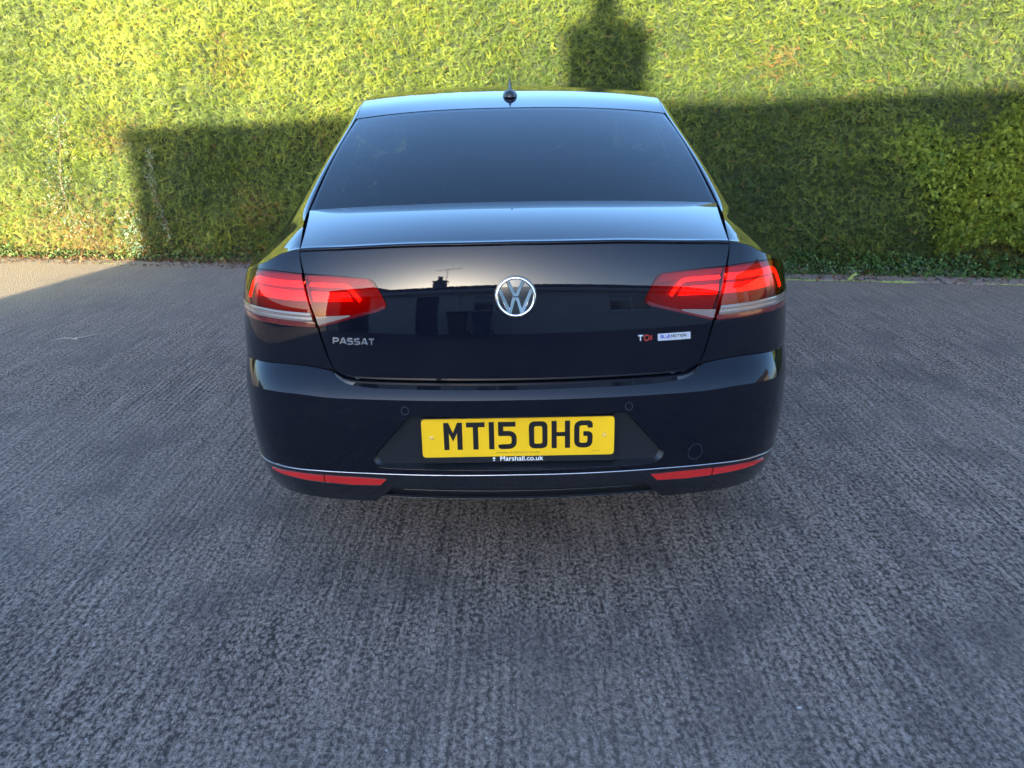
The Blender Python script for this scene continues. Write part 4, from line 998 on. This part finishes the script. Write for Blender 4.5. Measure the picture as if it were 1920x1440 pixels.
    # reflectors, two on each side
    for sg in (1, -1):
        for k, (tp, bt) in enumerate((([(.412, .4045), (.50, .4060), (.614, .4035)], [(.432, .3865), (.52, .3820), (.614, .3825)]), ([(.6185, .4033), (.725, .4000), (.832, .3900)], [(.6185, .3825), (.72, .3830), (.832, .3842)]))):
            tp = np.array(tp); bt = np.array(bt); SZ = coons(bt, [bt[-1], tp[-1]], tp, [bt[0], tp[0]], 24, 6); SZ2 = mirror2(SZ)[::-1] if sg < 0 else SZ
            mb = MB(); mb.grid(A(SZ2[..., 0], SZ2[..., 1], 'bump', .0035))
            for Ln in (bt, [bt[-1], tp[-1]], tp, [bt[0], tp[0]]):
                Ln = resample(Ln, 12); Ln = Ln if sg > 0 else mirror2(Ln); C = A(Ln[:, 0], Ln[:, 1], 'bump', .0035); mb.flange(C, -N(Ln[:, 0], Ln[:, 1], 'bump'), .006)
            o = mb.build('reflector', MT['reflector'], CAR, custom=True)
        # fine bright edge under them
        mb = MB(); strokeA(mb, [(.432, .3835), (.52, .3788), (.614, .3795), (.72, .380), (.845, .3815)], .0028, sg, .0008, .0016, 50, 'bump'); mb.build('reflector_surround', P_, b)
    return b
bumper()

# dark liner behind every gap, floor under the car
mb = MB(); s = np.linspace(-1.5, 1.5, 80)[:, None]; mb.grid(A(s, np.linspace(.33, .70, 12)[None], 'bump', -.060)); 
k_ = np.linspace(0, 1, 14)[None]; mb.grid(A(s, .68 + (z_shoulder(s) - .012 - .68) * k_, 'lid', -.030))
mb.box((0, 2.45, .19), (1.42, 2.1, .03)); mb.box((0, .95, .27), (1.30, 1.0, .05)); mb.box((0, 4.0, .20), (1.30, 1.0, .03)); mb.tube([(-.5, .42, .27), (.5, .42, .27)], .075, 12); mb.build('underbody', MT['liner'], CAR)

# ---- badge
def flat_ribbon(mb, pts, w, h, ridge=True, n=None, closed=False):
    """mitred bevelled ribbon in a plane: pts (x, z), raised along -y by h; returns nothing"""
    P = np.array(pts, float); m = len(P); L = []; Rr = []
    for i in range(m):
        a = P[(i - 1) % m] if (closed or i > 0) else None; c = P[(i + 1) % m] if (closed or i < m - 1) else None; b = P[i]
        d1 = (b - a) if a is not None else (c - b); d2 = (c - b) if c is not None else (b - a)
        d1 = d1 / np.linalg.norm(d1); d2 = d2 / np.linalg.norm(d2); n1 = np.array([-d1[1], d1[0]]); n2 = np.array([-d2[1], d2[0]]); q = n1 + n2; q /= np.linalg.norm(q); f = 1 / max(.35, q @ n1)
        L.append(b + q * w / 2 * f); Rr.append(b - q * w / 2 * f)
    L, Rr = np.array(L), np.array(Rr)
    prof = [(0, 0), (.02, h * .7), (.16, h), (.5, h * (1.12 if ridge else 1)), (.84, h), (.98, h * .7), (1, 0)]
    rows = []
    for f, hh in prof: q = L * (1 - f) + Rr * f; rows.append(np.stack([q[:, 0], np.full(m, -hh), q[:, 1]], -1))
    G_ = np.stack(rows, 1)
    if closed: G_ = np.concatenate([G_, G_[:1]])
    mb.grid(G_)
    if not closed:
        for i in (0, -1): mb.mesh(G_[i], [tuple(range(len(prof)))])
def badge():
    c = A(.0, .9070, 'lid'); n = N(.0, .907, 'lid'); tilt = math.atan2(n[2], -n[1])
    r = empty('badge', tuple(c), parent=CAR); r.rotation_euler = (-tilt, 0, 0); r['label'] = 'round chrome maker\'s badge in the middle of the boot lid'
    Rr = .0530
    mb = MB(); mb.lathe([(0, -.004), (Rr * .9, -.004), (Rr * 1.035, -.003), (Rr * 1.05, 0), (Rr * 1.05, .006)], axis='y', seg=64); mb.build('badge_base', MT['gloss'], r)
    mb = MB(); a = np.linspace(0, 2 * np.pi, 73)[:-1]; prof = [(1.0, .003), (.985, .0065), (.95, .0078), (.90, .0080), (.86, .0068), (.845, .004)]
    Pm = np.zeros((72, len(prof), 3))
    for j, (q, h) in enumerate(prof): Pm[:, j] = np.stack([np.cos(a) * Rr * q, np.full(72, -h), np.sin(a) * Rr * q], -1)
    mb.grid(Pm, closed_u=True); mb.build('badge_ring', MT['chrome'], r, angle=60)
    mb = MB(); S = Rr
    # V above, W below
    flat_ribbon(mb, np.array([(-.395, .80), (-.085, .115), (.085, .115), (.395, .80)]) * S, .185 * S, .0068, ridge=False)
    flat_ribbon(mb, np.array([(-.80, .36), (-.285, -.80), (-.085, -.095), (.085, -.095), (.285, -.80), (.80, .36)]) * S, .185 * S, .0066, ridge=False)
    mb.build('badge_emblem', MT['chrome'], r, angle=25)
badge()

# ---- lettering: simple stroke capitals in a unit box (x 0..w, y 0..1)
GL = {
 'P': (.92, [[(.0, 0), (.0, 1), (.70, 1), (.92, .86), (.92, .60), (.70, .44), (.05, .44)]]),
 'A': (1.0, [[(.0, 0), (.42, 1), (.60, 1), (1.0, 0)], [(.22, .28), (.80, .28)]]),
 'S': (.92, [[(.92, 1), (.20, 1), (.0, .88), (.0, .64), (.16, .54), (.76, .48), (.92, .36), (.92, .12), (.72, 0), (.0, 0)]]),
 'T': (.92, [[(.0, 1), (.92, 1)], [(.46, 1), (.46, 0)]]),
 'D': (.92, [[(.0, 0), (.0, 1), (.62, 1), (.92, .74), (.92, .26), (.62, 0), (0, 0)]]),
 'I': (.10, [[(.05, 0), (.05, 1)]]),
 'B': (.86, [[(.0, 0), (.0, 1), (.7, 1), (.84, .86), (.84, .64), (.7, .52), (.05, .52)], [(.7, .52), (.86, .38), (.86, .14), (.7, 0), (0, 0)]]),
 'L': (.74, [[(.0, 1), (.0, 0), (.74, 0)]]),
 'U': (.90, [[(.0, 1), (.0, .22), (.18, 0), (.72, 0), (.90, .22), (.90, 1)]]),
 'E': (.78, [[(.78, 1), (.0, 1), (.0, 0), (.78, 0)], [(.0, .52), (.68, .52)]]),
 'M': (1.05, [[(.0, 0), (.08, 1), (.525, .25), (.97, 1), (1.05, 0)]]),
 'O': (.95, [[(.3, 1), (.65, 1), (.95, .72), (.95, .28), (.65, 0), (.3, 0), (0, .28), (0, .72), (.3, 1)]]),
 'N': (.90, [[(.0, 0), (.0, 1), (.90, 0), (.90, 1)]]),
}
def letterA(parent, word, s0, z0, h, wx, stroke, gap, mats, raise_=.0022, name='letter', off=.0):
    """letters on the tub surface; one object each"""
    x = s0
    for i, ch in enumerate(word):
        w, st = GL[ch]; mb = MB()
        for L in st:
            L = np.array(L) * np.array([wx, h]) + np.array([x, z0]); tmp = MB(); flat_ribbon(tmp, L, stroke, raise_, ridge=False)
            for V, F0 in ((np.concatenate(tmp.v), tmp.f),):
                s_, zz, hh = V[:, 0], V[:, 2], -V[:, 1]; Pn = A(s_, zz, 'lid') + N(s_, zz, 'lid') * (hh + off)[:, None]; mb.mesh(Pn, F0)
        mb.build(name, mats[i] if isinstance(mats, list) else mats, parent, angle=25); x += w * wx + gap
    return x
lt = empty('model_lettering', parent=CAR); lt['label'] = 'chrome letters PASSAT at the left of the boot lid'
letterA(lt, 'PASSAT', -.5525, .7800, .0148, .0170, .0046, .0062, MT['satin'])
lt = empty('engine_lettering', parent=CAR); lt['label'] = 'letters TDI, first one chrome and the other two red'
letterA(lt, 'TDI', .3625, .7800, .0135, .0155, .0040, .0055, [MT['silver'], MT['redletter'], MT['redletter']])
def eco():
    r = MB(); SZ = coons([(.4230, .7765), (.5250, .7765)], [(.5250, .7765), (.5250, .7955)], [(.4230, .7955), (.5250, .7955)], [(.4230, .7765), (.4230, .7955)], 20, 6); r.grid(A(SZ[..., 0], SZ[..., 1], 'lid', .0020))
    for L in ([(.4230, .7765), (.5250, .7765)], [(.5250, .7765), (.5250, .7955)], [(.4230, .7955), (.5250, .7955)], [(.4230, .7765), (.4230, .7955)]):
        L = resample(L, 12); r.flange(A(L[:, 0], L[:, 1], 'lid', .002), -N(L[:, 0], L[:, 1], 'lid'), .002)
    o = r.build('name_plate', MT['silver'], CAR, custom=True); o['label'] = 'silver name plate reading BLUEMOTION'
    x = letterA(o, 'BLUE', .4315, .7840, .0070, .0074, .0020, .0020, MT['blueink'], .0003, off=.0021); letterA(o, 'MOTION', x + .0004, .7840, .0070, .0074, .0019, .0022, MT['ink'], .0003, off=.0021)
eco()

# ---- number plate
def plate():
    Z0 = .5285; Y0 = .030
    r = empty('number_plate', (0, Y0, Z0), parent=CAR); r['label'] = 'yellow rear number plate MT15 OHG'
    def rrect(w, h, rad, y0, y1, bev=.0006):
        c = rounded([(-w / 2, -h / 2), (w / 2, -h / 2), (w / 2, h / 2), (-w / 2, h / 2)], rad, 6, closed=True); n = len(c)
        mb = MB(); k = (np.array([w, h]) / 2 - bev) / (np.array([w, h]) / 2)
        rows = [np.column_stack([c[:, 0], np.full(n, y1), c[:, 1]]), np.column_stack([c[:, 0], np.full(n, y0 + bev), c[:, 1]]), np.column_stack([c[:, 0] * k[0], np.full(n, y0), c[:, 1] * k[1]])]
        V = np.concatenate(rows); F = []
        for j in range(2):
            for i in range(n): F.append((j * n + i, j * n + (i + 1) % n, (j + 1) * n + (i + 1) % n, (j + 1) * n + i))
        F.append(tuple(range(2 * n, 3 * n))); F.append(tuple(range(n))[::-1]); mb.mesh(V, F); return mb
    rrect(.520, .111, .011, -.0015, .0015).build('plate_panel', MT['plate'], r, angle=30)
    mb = rrect(.524, .1325, .006, .0020, .0220); o = mb.build('plate_holder', MT['black'], r, angle=30); o.location = (0, 0, -.0085)
    for sx in (-.2335, .2335):
        mb = MB(); mb.lathe([(0, -.0042), (.0035, -.0038), (.0058, -.0022), (.0064, -.0004), (.0064, .001)], axis='y', seg=20); s = mb.build('plate_screw', MT['screw'], r); s.location = (sx, -.0012, .0025)
    st = .0140; H = .0790; W = .0500; hs = st / 2
    def arcpts(P, rad): return rounded(P, rad, 6)
    glyph = {
     'M': [('poly', [(0, 0), (st, 0), (st, H - .030), (W / 2, H - .0545), (W - st, H - .030), (W - st, 0), (W, 0), (W, H), (W - st * .93, H), (W / 2, H - .0295), (st * .93, H), (0, H)])],
     'T': [('poly', [(0, H), (0, H - st), (W / 2 - hs, H - st), (W / 2 - hs, 0), (W / 2 + hs, 0), (W / 2 + hs, H - st), (W, H - st), (W, H)])],
     '1': [('poly', [(0, 0), (st, 0), (st, H), (0, H)])],
     '5': [('rib', [(W - .003, H - hs), (hs, H - hs), (hs, H * .52)], .0), ('rib', arcpts([(hs * .12, H * .575), (W - hs, H * .575), (W - hs, hs), (hs, hs), (hs, H * .17)], .016), .0)],
     'O': [('ring', (W, H))],
     'H': [('poly', [(0, 0), (st, 0), (st, H * .44), (W - st, H * .44), (W - st, 0), (W, 0), (W, H), (W - st, H), (W - st, H * .44 + st * .85), (st, H * .44 + st * .85), (st, H), (0, H)])],
     'G': [('rib', arcpts([(W - hs, H * .735), (W - hs, H - hs), (hs, H - hs), (hs, hs), (W - hs, hs), (W - hs, H * .43 + hs), (W * .50, H * .43 + hs)], .0145), .0)],
    }
    x = -.2005; yy = .0085 - H / 2 + .0
    from mathutils.geometry import tessellate_polygon
    for i, ch in enumerate('MT15 OHG'):
        if ch == ' ': x += .022; continue
        mb = MB(); y0, y1 = -.0016, -.0022
        for gi, g in enumerate(glyph[ch]):
            y1 = -.0022 - .00012 * gi
            if g[0] == 'poly':
                Pp = np.array(g[1]); n = len(Pp); T = tessellate_polygon([[Vector((a, b, 0)) for a, b in Pp]])
                V = np.array([(a, y1, b) for a, b in Pp] + [(a, y0, b) for a, b in Pp]); F = [tuple(t) for t in T] + [(k, (k + 1) % n, n + (k + 1) % n, n + k) for k in range(n)]; mb.mesh(V, F)
            elif g[0] == 'rib':
                tmp = MB(); P = np.array(g[1]); m = len(P); L = []; Rr = []
                for q in range(m):
                    d1 = P[q] - P[max(q - 1, 0)] if q else P[1] - P[0]; d2 = P[min(q + 1, m - 1)] - P[q] if q < m - 1 else P[-1] - P[-2]
                    d1 /= np.linalg.norm(d1); d2 /= np.linalg.norm(d2); n1 = np.array([-d1[1], d1[0]]); n2 = np.array([-d2[1], d2[0]]); b = n1 + n2; b /= np.linalg.norm(b); f = 1 / max(.5, b @ n1); L.append(P[q] + b * hs * f); Rr.append(P[q] - b * hs * f)
                L, Rr = np.array(L), np.array(Rr); G_ = np.stack([np.column_stack([L[:, 0], np.full(m, y0), L[:, 1]]), np.column_stack([L[:, 0], np.full(m, y1), L[:, 1]]), np.column_stack([Rr[:, 0], np.full(m, y1), Rr[:, 1]]), np.column_stack([Rr[:, 0], np.full(m, y0), Rr[:, 1]])], 1); mb.grid(G_)
            else:
                w, h = g[1]; o_ = rounded([(0, 0), (w, 0), (w, h), (0, h)], .0175, 7, True); i_ = rounded([(st, st), (w - st, st), (w - st, h - st), (st, h - st)], .0060, 7, True); n = len(o_)
                G_ = np.stack([np.column_stack([o_[:, 0], np.full(n, y0), o_[:, 1]]), np.column_stack([o_[:, 0], np.full(n, y1), o_[:, 1]]), np.column_stack([i_[:, 0], np.full(n, y1), i_[:, 1]]), np.column_stack([i_[:, 0], np.full(n, y0), i_[:, 1]])], 1); mb.grid(G_, closed_u=True)
        o = mb.build('character', MT['ink'], r, smooth=False); o.location = (x, 0, yy - .0025); x += {'1': st, 'M': W}.get(ch, W) + .011
    def text(body, size, loc, mat, name, bold=0.):
        cu = bpy.data.curves.new(name, 'FONT'); cu.body = body; cu.size = size; cu.align_x = 'CENTER'; cu.extrude = .0001; cu.offset = bold; cu.resolution_u = 3
        t = bpy.data.objects.new(name, cu); COL.objects.link(t); bpy.context.view_layer.update()
        me = bpy.data.meshes.new_from_object(t.evaluated_get(bpy.context.evaluated_depsgraph_get())); bpy.data.objects.remove(t); bpy.data.curves.remove(cu)
        me.materials.clear(); me.materials.append(mat); o = bpy.data.objects.new(name, me); COL.objects.link(o); o.parent = r; o.location = loc; o.rotation_euler = (R(90), 0, 0); return o
    text('Marshall.co.uk', .0205, (.008, -.0005 + .0019, -.0698), MT['white'], 'dealer_lettering', .0003)
    mb = MB(); mb.box((-.0665, .0012, -.0618), (.006, .0008, .0045)); mb.box((-.0665, .0012, -.0678), (.006, .0008, .0020)); mb.build('dealer_logo', MT['white'], r, smooth=False)
    text('MARSHALL MOTOR GROUP  SN15 8GZ', .0068, (0, -.0017, -.0468), MT['smallink'], 'small_print')
    text('BS AU 145d', .0045, (.2105, -.0017, -.0452), MT['smallink'], 'small_print')
plate()

# ---- side: doors, windows, front end, wheels, cabin
def sides():
    for sg in (1, -1):
        for nm, s0, s1 in (('rear_door', 1.975, 2.93), ('front_door', 2.938, 3.95)):
            mb = MB(); s = np.linspace(s0, s1, 40); lo = np.stack([s, arch_z(s, ARCHY, .17)], 1); hi = np.array([(a, zsh(a)) for a in s]); v = np.linspace(0, 1, 24)[None, :, None]; SZ = lo[:, None] * (1 - v) + hi[:, None] * v
            panelA(mb, mirror2(SZ)[::-1] if sg < 0 else SZ, 'lid')
            for q in (s0, s1): edgeA(mb, [(sg * q, .18), (sg * q, zsh(q))], 'lid')
            f = lambda S_: float(np.interp(S_, _shs(np.linspace(0, 9, 200)), np.linspace(0, 9, 200)))
            a, b = f(s0), f(s1)
            if nm == 'front_door': b = 8.6
            st = np.linspace(a, b, 30)[:, None]; sgrid(mb, Q(st, np.linspace(0, .10, 5)[None]), sg); sgrid(mb, Q(st, np.linspace(.84, 1, 8)[None]), sg)
            if nm == 'rear_door': sgrid(mb, Q(np.linspace(b - .16, b, 4)[:, None], np.linspace(.1, .84, 10)[None]), sg)
            d = mb.build(nm, P_, CAR, custom=True)
            mb = MB(); st = np.linspace(a if nm == 'front_door' else 3.55, b - (.16 if nm == 'rear_door' else 0), 30)[:, None]; sgrid(mb, Q(st, np.linspace(.10, .84, 12)[None], -.003), sg); mb.build('side_window', MT['clearglass' if nm == 'front_door' else 'glass'], d, custom=True)
            mb = MB(); q = Q(np.linspace(a if nm == 'front_door' else 3.5, b, 30), np.full(30, .10), .002); q = q if sg > 0 else flipx(q); mb.tube(q, .006, 6); mb.build('window_trim', MT['chrome'], d)
            sc = s0 + .14; mb = MB(); pts = A(sg * np.linspace(sc, sc + .20, 12), .845, 'lid', .028); pts[0] = A(sg * sc, .845, 'lid', .0); pts[-1] = A(sg * (sc + .2), .845, 'lid', .0); mb.tube(pts, .011, 8); mb.build('handle', P_, d)
        # front wing and nose, mirrored tub
        def Fp(s, z, off=0.): P = A(s, z, 'lid', off); P[..., 1] = 4.76 - P[..., 1]; return P
        mb = MB(); s = np.linspace(3.958, 4.30, 20)
        ys = np.linspace(float(plan(3.958)[1]) + .012, 4.76 - .75, 40); x = np.full(40, 1.)
        lo = np.where(np.abs(ys - 3.84) < .352, .325 + np.sqrt(np.maximum(.352 ** 2 - (ys - 3.84) ** 2, 0)), .28)
        sb = np.interp(4.76 - ys, _py, _S); hiZ = .885 - .07 * smooth(3.4, 4.6, ys); v = np.linspace(0, 1, 20)[None]; Zg = lo[:, None] * (1 - v) + hiZ[:, None] * v
        Pg = Fp(np.repeat(sb[:, None], 20, 1), Zg); Pg[..., 0] *= 1; sgrid(mb, Pg, sg)
        ys2 = np.linspace(4.76 - .75, 4.76 - .20, 24); sb2 = np.interp(4.76 - ys2, _py, _S); lo2 = np.full(24, .66); hi2 = .885 - .07 * smooth(3.4, 4.6, ys2); Zg = lo2[:, None] * (1 - v) + hi2[:, None] * v; Pg = Fp(np.repeat(sb2[:, None], 20, 1), Zg); sgrid(mb, Pg, sg)
        mb.build('front_wing', P_, CAR)
        mb = MB(); ss = np.linspace(.55, .95, 20)[:, None]; Pg = Fp(ss, np.linspace(.67, .80, 8)[None], .004); sgrid(mb, Pg, sg); mb.build('headlight', MT['clearstrip'], CAR)
        # door mirror
        m = MB(); a = np.linspace(0, 2 * np.pi, 17)[:-1]; Pm = []
        for q, k in ((-1, .3), (-.8, .75), (-.3, 1), (.3, 1), (.8, .7), (1, .3)):
            Pm.append(np.stack([.10 * np.cos(a) * k, np.full(16, q * .045), .065 * np.sin(a) * k], -1))
        m.grid(np.array(Pm).transpose(1, 0, 2) + np.array([sg * .93, 3.42, 1.02]), closed_u=True); m.box((sg * .86, 3.44, .97), (.10, .04, .03)); m.build('door_mirror', P_, CAR)
    # bonnet
    s = np.linspace(0, 1, 40)[:, None]; t = np.linspace(-1, 1, 41)[None]; e = np.abs(t)
    Y = 3.72 + (4.70 - 3.72) * s; Zc = 1.0 - .26 * s ** 1.7; wdt = .78 - .16 * s ** 3
    P = np.stack([wdt * t + 0 * Y, Y - .10 * e ** 2 * s - .03 * e ** 2, Zc - (.10 - .02 * s) * e ** 2.5], -1); mb = MB(); mb.grid(P.transpose(1, 0, 2)); mb.build('bonnet', P_, CAR)
    # closing strip wing tops
    for sg in (1, -1):
        a = P[:, -1]; ys = a[:, 1]; sb = np.interp(4.76 - ys, _py, _S); W_ = A(sb, .885 - .07 * smooth(3.4, 4.6, ys), 'lid'); W_[:, 1] = 4.76 - W_[:, 1]; mb = MB(); sgrid(mb, np.stack([W_, a], 1), sg); mb.build('wing_top', P_, CAR)
    s = np.linspace(-1.36, 1.36, 80)[:, None]; P = A(s, np.linspace(.17, .70, 20)[None], 'bump'); P[..., 1] = 4.76 - P[..., 1]; mb = MB(); mb.grid(P[::-1]); mb.build('front_bumper', P_, CAR)
    # windscreen
    b = np.linspace(-1, 1, 40)[:, None]; k = np.linspace(0, 1, 20)[None]; e = np.abs(b)
    lo = np.stack([.70 * b, 3.78 - .10 * e ** 2, 1.015 - .02 * e ** 2], -1); hi = np.stack([.575 * b, 3.05 - .03 * e ** 2, 1.432 - .036 * e ** 2], -1)
    P = lo * (1 - k[..., None]) + hi * k[..., None] + np.stack([0 * b * k, 0 * b * k, .02 * 4 * k * (1 - k) + 0 * b], -1); mb = MB(); mb.grid(P[::-1]); mb.build('windscreen', MT['clearglass'], CAR)
    # wheels
    for y in (ARCHY, 3.84):
        for sg in (1, -1):
            w = empty('wheel', (sg * .80, y, .322), parent=CAR)
            mb = MB(); mb.lathe([(.215, -.10), (.245, -.112), (.29, -.112), (.314, -.09), (.322, -.06), (.323, 0), (.322, .06), (.314, .09), (.29, .112), (.245, .112), (.215, .10)], axis='x', seg=48); mb.build('tyre', MT['rubber'], w)
            mb = MB(); mb.lathe([(.218, -.10), (.218, .10), (.205, .095), (.20, .03)], axis='x', seg=40); mb.lathe([(0, sg * .085), (.04, sg * .085), (.05, sg * .07), (.05, sg * .03), (0, sg * .03)], axis='x', seg=20)
            for i in range(10):
                a = i * 2 * math.pi / 10 + (.09 if i % 2 else -.09) * 2; d = np.array([0, math.cos(a), math.sin(a)]); mb.tube([np.array([sg * .07, 0, 0]) + d * .03, np.array([sg * .075, 0, 0]) + d * .12, np.array([sg * .088, 0, 0]) + d * .21], [.017, .013, .014], 8)
            mb.build('rim', MT['alloy'], w)
    # cabin
    cl, tr = MT['seatcloth'], MT['liner']
    mb = MB(); tt = np.linspace(-1, 1, 20); c = base_curve(tt * .95, .02); mb.grid(np.stack([c + [0, 0, -.02], c * np.array([1, 0, 1]) + [0, .98, -.06]], 1)); mb.build('parcel_shelf', cl, CAR)
    def pad(c, d, rot=0., seg=6):
        mb = MB(); u = np.linspace(-np.pi / 2, np.pi / 2, 9); w = np.linspace(-np.pi, np.pi, 25)[:-1]; U, W = np.meshgrid(w, u, indexing='ij'); sp = lambda q, e: np.sign(q) * np.abs(q) ** e
        P = np.stack([d[0] / 2 * sp(np.cos(W), .35) * sp(np.cos(U), .35), d[1] / 2 * sp(np.cos(W), .35) * sp(np.sin(U), .35), d[2] / 2 * sp(np.sin(W), .35)], -1); cr, sr = math.cos(rot), math.sin(rot)
        P = np.stack([P[..., 0], P[..., 1] * cr - P[..., 2] * sr, P[..., 1] * sr + P[..., 2] * cr], -1) + np.array(c); mb.grid(P, closed_u=True); return mb
    rs = pad((0, 1.28, .83), (1.22, .14, .56), R(18)).build('rear_seat', cl, CAR)
    for x in (-.38, 0, .38): pad((x, 1.10, 1.14), (.24, .09, .14), R(12)).build('headrest', cl, rs)
    for x in (-.37, .37):
        f = pad((x, 2.26, .86), (.50, .16, .62), R(14)).build('front_seat', cl, CAR); pad((x, 2.13, 1.23), (.26, .10, .18), R(8)).build('headrest', cl, f)
    mb = MB(); mb.box((0, 3.42, .88), (1.4, .45, .22)); mb.build('dashboard', tr, CAR)
    mb = MB(); a = np.linspace(0, 2 * np.pi, 33); mb.tube([(.37 + .18 * math.cos(q), 3.06 + .05 * math.sin(q), .96 + .17 * math.sin(q)) for q in a], .014, 8); mb.build('steering_wheel', MT['satin'], CAR)
    mb = MB(); mb.box((0, 3.16, 1.02), (.24, .02, .05)); mb.build('centre_screen', MT['satin'], CAR); mb = MB(); mb.box((0, 3.0, 1.34), (.22, .03, .06)); mb.build('rear_view_mirror', MT['liner'], CAR)
sides()

# loose bits on the concrete
def debris():
    rg = np.random.RandomState(2)
    mm = plain('pale_chips', (.42, .42, .42), .7)
    mb = MB()
    for (x, y, r) in ((-1.99, .73, .010), (-2.32, .93, .008), (1.68, 1.60, .011), (1.63, 2.1, .010), (.0, -1.05, 0), (-.215, -.92, .009), (-.155, -1.0, .007), (.66, -.42, .011), (.95, .12, .009), (1.86, 2.85, .012), (1.55, -.86, .010), (1.25, -1.2, .006), (-.32, -1.45, .006), (1.9, .5, .008), (-1.3, .2, .006), (1.45, .9, .007)):
        if r == 0: continue
        r *= .6
        a = np.linspace(0, 2 * np.pi, 7)[:-1]; q = [np.array([x, y, .004 + r * .25])] + [np.array([x + math.cos(t) * r * rg.uniform(.6, 1.5), y + math.sin(t) * r * rg.uniform(.5, 1.1), .002]) for t in a]; mb.mesh(q, [(0, 1 + i, 1 + (i + 1) % 6) for i in range(6)])
    o = mb.build('debris', mm, smooth=False); tag(o, 'small pale stone and paint chips scattered on the concrete', kind='stuff')
    mb = MB(); mb.tube([(-2.92, 3.02, .006), (-2.86, 3.05, .012), (-2.80, 3.04, .009), (-2.70, 3.10, .014), (-2.66, 3.16, .008)], [.002, .003, .0035, .003, .002], 6); mb.tube([(-2.80, 3.04, .009), (-2.76, 3.02, .010)], .004, 5)
    o = mb.build('twig', plain('pale_twig', (.30, .28, .25), .8)); tag(o, 'pale broken twig lying on the concrete left of the car', 'twig')
debris()
